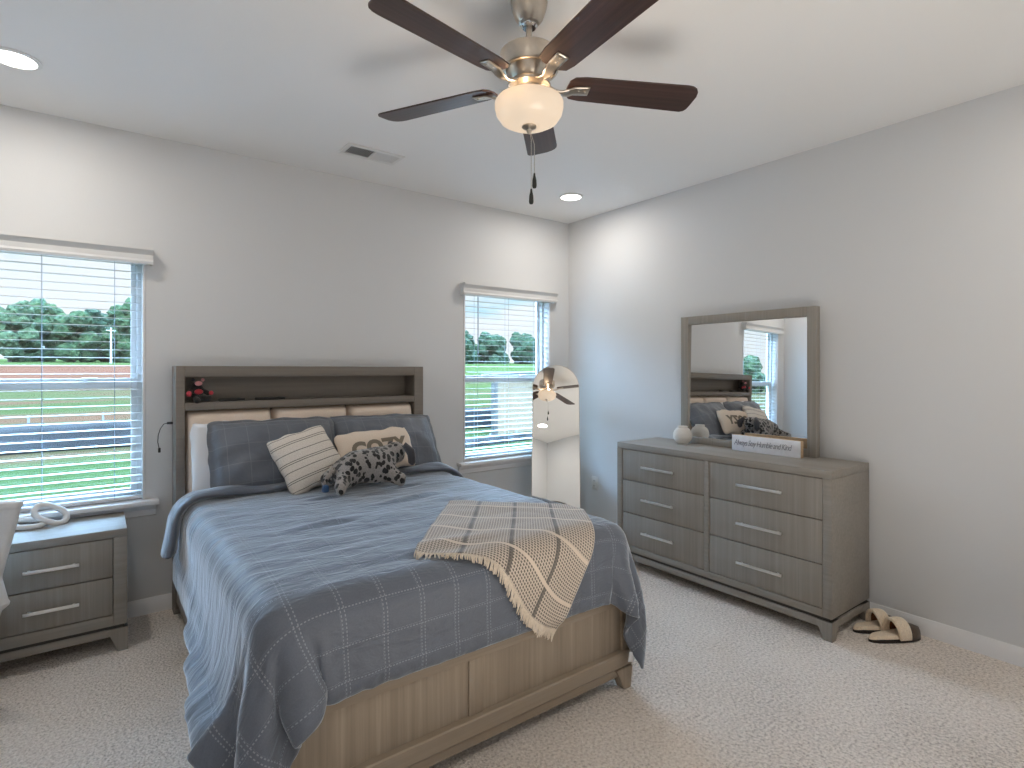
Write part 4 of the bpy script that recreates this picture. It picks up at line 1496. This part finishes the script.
for za, zb in zr:
    hz = (za + zb) / 2
    drawer(dr, DX + 0.003, -1.7535, -1.089, za, zb, -1.405, hz, 0.265, 'x')
    drawer(dr, DX + 0.003, -2.4565, -1.7925, za, zb, -2.117, hz, 0.270, 'x')
for (x, y, dx, dy) in ((DX - 0.003, DY0 - 0.003, 1, 1), (DX - 0.003, DY1 + 0.003, 1, -1), (DB, DY0 - 0.003, -1, 1), (DB, DY1 + 0.003, -1, -1)):
    splay_leg(dr, (x, y), dx, dy, 0.098, M['wood_z'])

# framed mirror on the dresser
mr = thing('dresser_mirror', 'wide grey wood framed mirror standing on the dresser top', 'mirror', (-0.09, -1.785, DT))
ya, yb_, zt = -2.258, -1.312, 1.772
fm = MB()
xf, xb = -0.108, -0.062
fm.box(xf, xb, ya, ya + 0.054, DT + 0.0005, zt, 0.002)
fm.box(xf, xb, yb_ - 0.062, yb_, DT + 0.0005, zt, 0.002)
fm.box(xf, xb, ya + 0.054, yb_ - 0.062, zt - 0.056, zt, 0.002)
fm.box(xf, xb, ya + 0.054, yb_ - 0.062, DT + 0.0005, DT + 0.046, 0.002)
fm.build('frame', M['wood_z'], mr)
MB().box(xf + 0.022, xf + 0.030, ya + 0.053, yb_ - 0.061, DT + 0.045, zt - 0.055).build('mirror_glass', M['mirror'], mr, smooth=0)
_c = Vector((xf + 0.030, (ya + yb_) / 2, (DT + zt) / 2))                 # the glass sits a touch askew in its rebate
_m = Matrix.Translation(_c) @ Matrix.Rotation(0.0145, 4, 'Z') @ Matrix.Rotation(0.0150, 4, 'Y') @ Matrix.Translation(-_c)
_o = Vector(mr.location)
mr.children[-1].data.transform(Matrix.Translation(-_o) @ _m @ Matrix.Translation(_o))
for yy in (ya + 0.03, yb_ - 0.09):
    MB().box(xb, xb + 0.018, yy, yy + 0.06, DT + 0.0005, DT + 0.55, 0.002).build('support_post', M['wood_z'], mr)

# ridged round vase
vz = thing('vase', 'small round ridged white ceramic vase on the dresser beside the mirror', 'vase', (-0.200, -1.395, DT + 0.0005))
prof = [(0.0005, 0.0), (0.036, 0.0)]
N = 56
for k in range(N + 1):
    a = -PI / 2 + 0.62 + (PI - 1.10) * k / N
    prof.append((0.064 * math.cos(a) ** 0.9 + 0.0028 * math.sin(k * 1.57), 0.060 + 0.060 * math.sin(a)))
zt_ = prof[-1][1]
prof += [(0.034, zt_ + 0.003), (0.034, zt_ + 0.012), (0.030, zt_ + 0.013), (0.028, zt_ - 0.002), (0.026, zt_ - 0.03), (0.0005, zt_ - 0.032)]
MB().lathe(prof, (-0.200, -1.395, DT + 0.0005), 48).build('body', M['ceramic'], vz, smooth=60)

# word sign
sgx, sy0, sy1 = -0.185, -2.205, -1.765
sg = thing('sign_block', 'long white wooden block sign with grey script standing on the dresser', 'sign', (sgx, (sy0 + sy1) / 2, DT + 0.0005))
SZ = DT + 0.0005
MB().box(sgx, sgx + 0.034, sy0, sy1, SZ, SZ + 0.100, 0.0015).build('board', M['sign_edge'], sg)
MB().box(sgx - 0.0022, sgx - 0.0001, sy0, sy1, SZ, SZ + 0.100, 0.0008).build('painted_face', M['sign_white'], sg)
me = text_mesh('Always Stay Humble and Kind', 0.038, 0.0004, -0.0001, 0.32, 0.86)
lo = bpy.data.objects.new('lettering', me)
me.materials.clear(); me.materials.append(M['sign_ink'])
COL.objects.link(lo)
lo.parent = sg
lo.matrix_local = Matrix.Translation((-0.0028, 0.02, 0.053)) @ Matrix.Rotation(-PI / 2, 4, 'Z') @ Matrix.Rotation(PI / 2, 4, 'X')
wmax = max(v.co.x for v in me.vertices) - min(v.co.x for v in me.vertices)
for v in me.vertices:
    v.co.x *= 0.375 / wmax
    v.co.y *= 1.35

# nightstand
NX0, NX1, NF, NB, NT = -3.955, -3.370, -0.425, -0.02, 0.605
ns = thing('nightstand', 'grey wood two drawer nightstand below the left window', 'nightstand', ((NX0 + NX1) / 2, -0.22, 0))
cs = MB()
cs.box(NX0, NX1, NF, NB, NT - 0.040, NT, 0.003)
cs.box(NX0, NX0 + 0.056, NF, NB, 0.130, NT - 0.040, 0.002)
cs.box(NX1 - 0.056, NX1, NF, NB, 0.130, NT - 0.040, 0.002)
cs.box(NX0 + 0.056, NX1 - 0.056, NF, NB, 0.130, 0.182, 0.002)
cs.build('carcass', M['wood_x'], ns)
MB().box(NX0 + 0.057, NX1 - 0.057, NF + 0.024, NB, 0.183, NT - 0.041).build('inner_case', M['wood_dark'], ns)
MB().box(NX0 + 0.012, NX1 - 0.012, NF + 0.010, NB, 0.114, 0.130).build('plinth_gap', M['wood_dark'], ns)
MB().box(NX0 - 0.002, NX1 + 0.002, NF - 0.002, NB, 0.078, 0.114, 0.004).build('plinth', M['wood_x'], ns)
for za, zb in ((0.186, 0.368), (0.373, 0.561)):
    drawer(ns, NF + 0.003, NX0 + 0.0595, NX1 - 0.0595, za, zb, -3.662, (za + zb) / 2 - 0.002, 0.205, 'y')
for (x, y, dx, dy) in ((NX0 - 0.003, NF - 0.003, 1, 1), (NX1 + 0.003, NF - 0.003, -1, 1), (NX0 - 0.003, NB, 1, -1), (NX1 + 0.003, NB, -1, -1)):
    splay_leg(ns, (x, y), dx, dy, 0.114, M['wood_z'])

# chain link ornament on the nightstand
ck = thing('chain_link_ornament', 'white chain link ornament lying on the nightstand', 'ornament', (-3.70, -0.10, NT + 0.0005))


def link(c, L, W, rot, r=0.0135):
    n = 36
    mt = Euler(rot).to_matrix()
    pts = [Vector(c) + mt @ Vector((L * math.copysign(abs(math.cos(a)) ** 0.8, math.cos(a)), W * math.copysign(abs(math.sin(a)) ** 0.8, math.sin(a)), 0)) for a in [2 * PI * k / n for k in range(n)]]
    return MB().tube(pts, r, 12, loop=True)


link((-3.680, -0.125, NT + 0.055), 0.070, 0.040, (R(58), R(30), R(6)), 0.015).build('link', M['ornament'], ck, smooth=180)
link((-3.775, -0.125, NT + 0.022), 0.070, 0.040, (R(12), R(4), R(-20))).build('link', M['ornament'], ck, smooth=180)

# white laundry hamper at the left frame edge
hx, hy = -3.93, -0.635
hp = thing('laundry_bag', 'flat white fabric laundry bag standing in front of the nightstand', 'laundry bag', (hx, hy, 0), None, (0, 0, -YAW))


def loft(secs, seg=48, ex=4.0):
    m = MB()
    rings = []
    for (z, ul, ur, hd) in secs:
        ring = []
        for k in range(seg):
            a = 2 * PI * k / seg
            ca, sa = math.cos(a), math.sin(a)
            q = (abs(ca) ** ex + abs(sa) ** ex) ** (-1 / ex)
            x = (ul + ur) / 2 + (ur - ul) / 2 * ca * q
            wr = 0.006 * noise.noise(Vector((x * 8, z * 7, sa * 2)))
            ring.append(m.bm.verts.new((x, hd * sa * q + wr, z)))
        rings.append(ring)
    for i in range(len(rings) - 1):
        for k in range(seg):
            m.bm.faces.new((rings[i][k], rings[i][(k + 1) % seg], rings[i + 1][(k + 1) % seg], rings[i + 1][k]))
    m.bm.faces.new(rings[0][::-1])
    m.bm.faces.new(rings[-1])
    return m


U0 = 0.235
loft([(0.002, -0.18, U0 - 0.16, 0.06), (0.03, -0.21, U0 - 0.14, 0.075), (0.20, -0.22, U0 - 0.13, 0.07), (0.36, -0.23, U0 - 0.115, 0.06), (0.398, -0.24, U0 - 0.10, 0.055),
      (0.425, -0.25, U0 - 0.066, 0.05), (0.437, -0.25, U0 - 0.062, 0.048), (0.45, -0.245, U0 - 0.070, 0.045), (0.535, -0.20, U0 - 0.091, 0.036), (0.55, -0.20, U0 - 0.089, 0.034),
      (0.70, -0.21, U0 - 0.044, 0.028), (0.828, -0.22, U0 - 0.007, 0.024)]).build('bag', M['bag'], hp, world=False, smooth=50)
loft([(0.829, -0.224, U0 - 0.007, 0.028), (0.832, -0.226, U0 - 0.004, 0.030), (0.852, -0.228, U0 + 0.002, 0.029), (0.857, -0.227, U0 + 0.001, 0.022)]).build('hem_band', M['bag'], hp, world=False, smooth=50)

# ------------------------------------------------------------------ arched floor mirror in the corner
am_w, am_h = 0.395, 1.50
nrm = Vector((-0.639, -0.735, 0.226)).normalized()
up = (Vector((0, 0, 1)) - nrm * nrm.z).normalized()
side = up.cross(nrm)
topc = Vector((-0.345, -0.215, 1.434))
ori = topc - up * am_h
ori = ori + up * ((0.004 - ori.z) / up.z)           # base rests on the carpet
am_h = (topc - ori).length
am = thing('arched_mirror', 'tall arched frameless looking mirror leaning in the room corner', 'mirror', ori)
am.matrix_world = Matrix.Translation(ori) @ Matrix((side, up, nrm)).transposed().to_4x4()


def arch(w, h0, h1, n=28):
    r = w / 2
    pts = [(-r, h0), (r, h0)]
    pts += [(r * math.cos(a), h1 - r + r * math.sin(a)) for a in [PI * k / n for k in range(n + 1)]]
    return pts


MB().prism(arch(am_w, 0, am_h), -0.020, -0.0005, 'z', 0.0).build('frame', M['nickel'], am, world=False, smooth=30)
MB().prism(arch(am_w - 0.007, 0.004, am_h - 0.0035), -0.0004, 0.0022, 'z').build('mirror_glass', M['mirror'], am, world=False, smooth=30)

# ------------------------------------------------------------------ small wall things
ou = thing('wall_outlet', 'white double power outlet on the right wall near the corner', 'outlet', (0, -0.341, 0.404))
MB().box(-0.006, -0.0003, -0.341 - 0.036, -0.341 + 0.036, 0.404 - 0.058, 0.404 + 0.058, 0.002).build('cover_plate', M['white_plastic'], ou)
for dz in (-0.022, 0.022):
    s = MB().box(-0.009, -0.0055, -0.341 - 0.017, -0.341 + 0.017, 0.404 + dz - 0.015, 0.404 + dz + 0.015, 0.003).build('socket', M['white_plastic'], ou)
    MB().box(-0.0094, -0.0088, -0.341 - 0.008, -0.341 - 0.005, 0.404 + dz - 0.005, 0.404 + dz + 0.006).build('slot', M['black'], s)
    MB().box(-0.0094, -0.0088, -0.341 + 0.005, -0.341 + 0.008, 0.404 + dz - 0.005, 0.404 + dz + 0.006).build('slot', M['black'], s)

cb = thing('charging_cable', 'short black charging cable dangling from the headboard side', 'cable', (BX0 - 0.01, -0.075, 1.09))
MB().box(BX0 - 0.030, BX0 - 0.0005, -0.082, -0.066, 1.083, 1.097, 0.003).build('plug', M['black'], cb)
MB().tube([(BX0 - 0.028, -0.074, 1.090), (BX0 - 0.045, -0.075, 1.086), (BX0 - 0.062, -0.075, 1.060), (BX0 - 0.072, -0.075, 1.025), (BX0 - 0.074, -0.075, 0.985), (BX0 - 0.068, -0.075, 0.950)], 0.0022, 8).build('cord', M['black'], cb, smooth=180)
MB().box(BX0 - 0.073, BX0 - 0.060, -0.080, -0.070, 0.925, 0.952, 0.003).build('connector', M['black'], cb)

# ------------------------------------------------------------------ slippers
def slipper(heel, toe, label, flip):
    hv, tv_ = Vector(heel + (0,)), Vector(toe + (0,))
    L = (tv_ - hv).length
    ang = math.atan2(tv_.y - hv.y, tv_.x - hv.x)
    e = thing('slipper', label, 'slipper', tuple((hv + tv_) / 2), 'pair of open toe slippers beside the dresser', (0, 0, ang))

    def half(s):           # half width along the foot, s 0 heel .. 1 toe
        return 0.050 * (0.80 + 0.22 * math.sin(PI * (s - 0.30) * 0.9)) * (max(0.0, 1 - abs(2 * s - 1) ** 3.6)) ** 0.5
    S = [0.5 - 0.5 * math.cos(PI * k / 26) for k in range(27)]
    out = [((s - 0.5) * L, -half(s)) for s in S] + [((s - 0.5) * L, half(s)) for s in S[-2:0:-1]]
    MB().prism(out, 0.0005, 0.014, 'z').build('sole', M['sole'], e, world=False, smooth=50)

    def foot(u, v):
        s = 0.5 - 0.5 * math.cos(PI * u)
        w_ = half(s) * 0.97
        q = 2 * v - 1
        return Vector(((s - 0.5) * L, w_ * q, 0.014 + 0.020 * (1 - abs(q) ** 6) * min(1, 10 * s * (1 - s)) ** 0.5 + 0.006 * abs(q) ** 2 * min(1, 8 * s * (1 - s))))
    MB().grid(foot, 30, 16).build('footbed', M['fleece'], e, world=False, smooth=180)

    def upper(lo, hi, rad, thick):
        def fn(u, v):
            s = lo + (hi - lo) * u
            a = PI * v
            w_ = half(s) * (1.02 + rad)
            hgt = (0.084 + rad * 0.12) * (1 - max(0, (s - 0.55)) ** 1.6 * 1.9)
            cut = 0.05 * math.sin(a) * (1 - u)      # the opening dips forward over the instep
            return Vector(((s - 0.5) * L - cut * 0.3, -w_ * math.cos(a), 0.012 + max(0.008, hgt) * math.sin(a) ** 0.8))
        return fn
    up_ = MB().grid(upper(0.56, 0.992, 0.0, 0), 18, 20).build('upper', [M['suede'], M['rust_lining']], e, world=False, smooth=180)
    sm = modify(up_, 'SOLIDIFY', thickness=0.006, offset=-1)
    sm.material_offset = 1
    cf = MB().grid(upper(0.46, 0.68, 0.09, 0), 8, 20).build('cuff', M['fleece'], e, world=False, smooth=180)
    modify(cf, 'SOLIDIFY', thickness=0.016, offset=-0.2)
    modify(cf, 'SUBSURF', levels=1, render_levels=1)
    return e


slipper((-0.315, -2.615), (-0.045, -2.745), 'brown slipper with cream fleece cuff, nearer the camera of the pair', 1)
slipper((-0.262, -2.520), (-0.028, -2.640), 'brown slipper with cream fleece lining, tucked against the dresser end', 1)


# ------------------------------------------------------------------ outdoors
def gz(x, y):
    if y < 13:
        return -0.40
    return -0.40 + 2.95 * min(1.3, (y - 13) / 97.0)


g = MB()
xs_ = [-160, -80, -40, -20, -10, 0, 10, 20, 40, 80, 120, 200]
ys_ = [0.16, 3, 6, 9, 12, 14, 20, 30, 45, 60, 80, 110, 150, 220]
gv = [[g.bm.verts.new((x, y, gz(x, y))) for y in ys_] for x in xs_]
for i in range(len(xs_) - 1):
    for j in range(len(ys_) - 1):
        g.bm.faces.new((gv[i][j], gv[i + 1][j], gv[i + 1][j + 1], gv[i][j + 1]))
go = g.build('ground', M['ground'], None, smooth=180)
struct(go)


def tree(x, y, hgt, wid, leaf, label, seed):
    z = gz(x, y)
    e = thing('tree', label, 'tree', (x, y, z), 'trees at the edge of the field')
    rg = random.Random(seed)
    MB().tube([(x, y, z - 0.3), (x + 0.05, y, z + hgt * 0.25), (x, y, z + hgt * 0.6)], [hgt * 0.03, hgt * 0.022, hgt * 0.012], 8).build('trunk', M['bark'], e)
    cr = MB()
    for k in range(22):
        a = rg.uniform(0, 2 * PI)
        tz = rg.uniform(0.03, 0.90)
        rr = wid * 0.42 * math.sqrt(rg.random()) * (1 - abs(tz - 0.4) * 0.9)
        br = wid * rg.uniform(0.15, 0.26)
        b2 = bmesh.new()
        bmesh.ops.create_icosphere(b2, subdivisions=3, radius=br)
        sh = Vector((seed * 5.1 + k, k * 2.3, seed))
        for v in b2.verts:
            d = noise.noise(v.co * (2.2 / br) * 0.7 + sh) * 0.35 + noise.noise(v.co * (5.0 / br) + sh) * 0.22
            v.co *= 1 + d
        cr._add(b2, Matrix.Translation((x + rr * math.cos(a), y + rr * math.sin(a), z + hgt * tz)))
    cr.build('crown', M[leaf], e, smooth=0)
    return e


ordi = ['first', 'second', 'third', 'fourth', 'fifth', 'sixth', 'seventh', 'eighth', 'ninth']
tl = [(-13.6, 106, 8.6, 6.2, 'leaf_pale'), (-9.8, 112, 9.4, 6.4, 'leaf_mid'), (-6.2, 107, 9.0, 6.0, 'leaf_mid'), (-2.6, 113, 9.8, 7.0, 'leaf_dark'), (0.6, 107, 9.6, 6.2, 'leaf_mid'), (3.6, 112, 10.2, 7.0, 'leaf_dark')]
for k, (x, y, h_, w_, lf) in enumerate(tl):
    tone = {'leaf_pale': 'pale', 'leaf_mid': 'mid green', 'leaf_dark': 'dark green'}[lf]
    tree(x, y, h_, w_, lf, '%s leafy tree, %s from the left seen through the left window' % (tone, ordi[k]), 11 + k)
tr_ = [(72, 120, 7.6, 9.5, 'leaf_dark'), (78, 131, 6.2, 10.0, 'leaf_mid'), (83.5, 122, 7.4, 9.0, 'leaf_dark'), (89, 130, 7.0, 10.5, 'leaf_mid'), (95, 123, 7.8, 9.5, 'leaf_dark'), (101, 128, 6.6, 10.0, 'leaf_mid'), (107, 122, 7.4, 9.0, 'leaf_dark')]
for k, (x, y, h_, w_, lf) in enumerate(tr_):
    tone = {'leaf_mid': 'mid green', 'leaf_dark': 'dark green'}[lf]
    tree(x, y, h_, w_, lf, '%s distant tree, %s from the left seen through the window by the arched mirror' % (tone, ordi[k]), 41 + k)
for k, (x, y, h_, w_) in enumerate(((-74, 32, 4.6, 7.0), (-66, 35, 4.2, 6.5), (-82, 30, 4.8, 7.0))):
    tree(x, y, h_, w_, 'leaf_mid', ['middle', 'right hand', 'left hand'][k] + ' green tree showing in the dresser mirror through the reflected window', 71 + k)


# silt fences
def silt_fence(pts, hgt, label, n_st):
    e = thing('silt_fence', label, 'fence', (pts[0][0], pts[0][1], -0.4), 'silt fences across the yard')
    fm_ = MB()

    def fn(u, v):
        q = u * (len(pts) - 1)
        i = min(int(q), len(pts) - 2)
        t_ = q - i
        x = pts[i][0] * (1 - t_) + pts[i + 1][0] * t_
        y = pts[i][1] * (1 - t_) + pts[i + 1][1] * t_
        sag = 0.06 * math.sin(u * n_st * PI) ** 2
        return Vector((x, y + 0.05 * math.sin(u * 40) * v - 0.25 * (1 - v) * 0, -0.42 + hgt * v * (1 - sag)))
    fo_ = fm_.grid(fn, 120, 4).build('fabric', M['silt'], e)
    modify(fo_, 'SOLIDIFY', thickness=0.012, offset=0)
    for k in range(n_st + 1):
        u = k / n_st
        p = fn(u, 0)
        MB().box(p.x - 0.02, p.x + 0.02, p.y + 0.07, p.y + 0.11, -0.5, -0.42 + hgt * 1.25).build('stake', M['stake'], e)


silt_fence([(-8.5, 11.6), (-4.0, 11.9), (0.5, 11.6), (4.5, 10.6), (9.5, 9.9)], 0.66, 'dark blue silt fence running across the yard beyond the lawn', 14)
silt_fence([(3.2, 7.0), (5.4, 7.3), (8.0, 7.8)], 0.22, 'low dark silt strip in front of the beige fence', 5)

# neighbour's beige board fence
bf = thing('board_fence', 'beige upright board fence seen through the window beside the arched mirror', 'fence', (6.4, 8.8, -0.4))
bfm = MB()
a0, a1 = Vector((5.35, 8.75)), Vector((9.3, 9.2))
nb = 26
for k in range(nb):
    p, q = a0.lerp(a1, k / nb), a0.lerp(a1, (k + 0.94) / nb)
    z1 = 1.20 + 0.10 * k / nb
    bfm.prism([(p.x, -0.42), (q.x, -0.42), (q.x, z1), (p.x, z1)], p.y - 0.02, p.y + 0.02, 'y')
bfm.build('board_panel', M['beige_vinyl'], bf, smooth=0)
MB().box(5.20, 5.34, 8.66, 8.80, -0.42, 1.26, 0.01).build('post', M['post_grey'], bf)
MB().prism([(5.15, 1.21), (9.3, 1.36), (9.3, 1.42), (5.15, 1.26)], 8.64, 9.3, 'y').build('cap_rail', M['post_grey'], bf, smooth=0)

up_ = thing('utility_pole', 'pale thin utility pole standing before the trees', 'pole', (-1.6, 100, gz(-1.6, 100)))
MB().tube([(-1.6, 100, gz(0, 100) - 0.3), (-1.6, 100, gz(0, 100) + 5.4)], [0.16, 0.11], 10).build('shaft', M['pole'], up_)
MB().box(-2.2, -1.0, 99.94, 100.06, gz(0, 100) + 4.9, gz(0, 100) + 5.05).build('crossarm', M['pole'], up_)
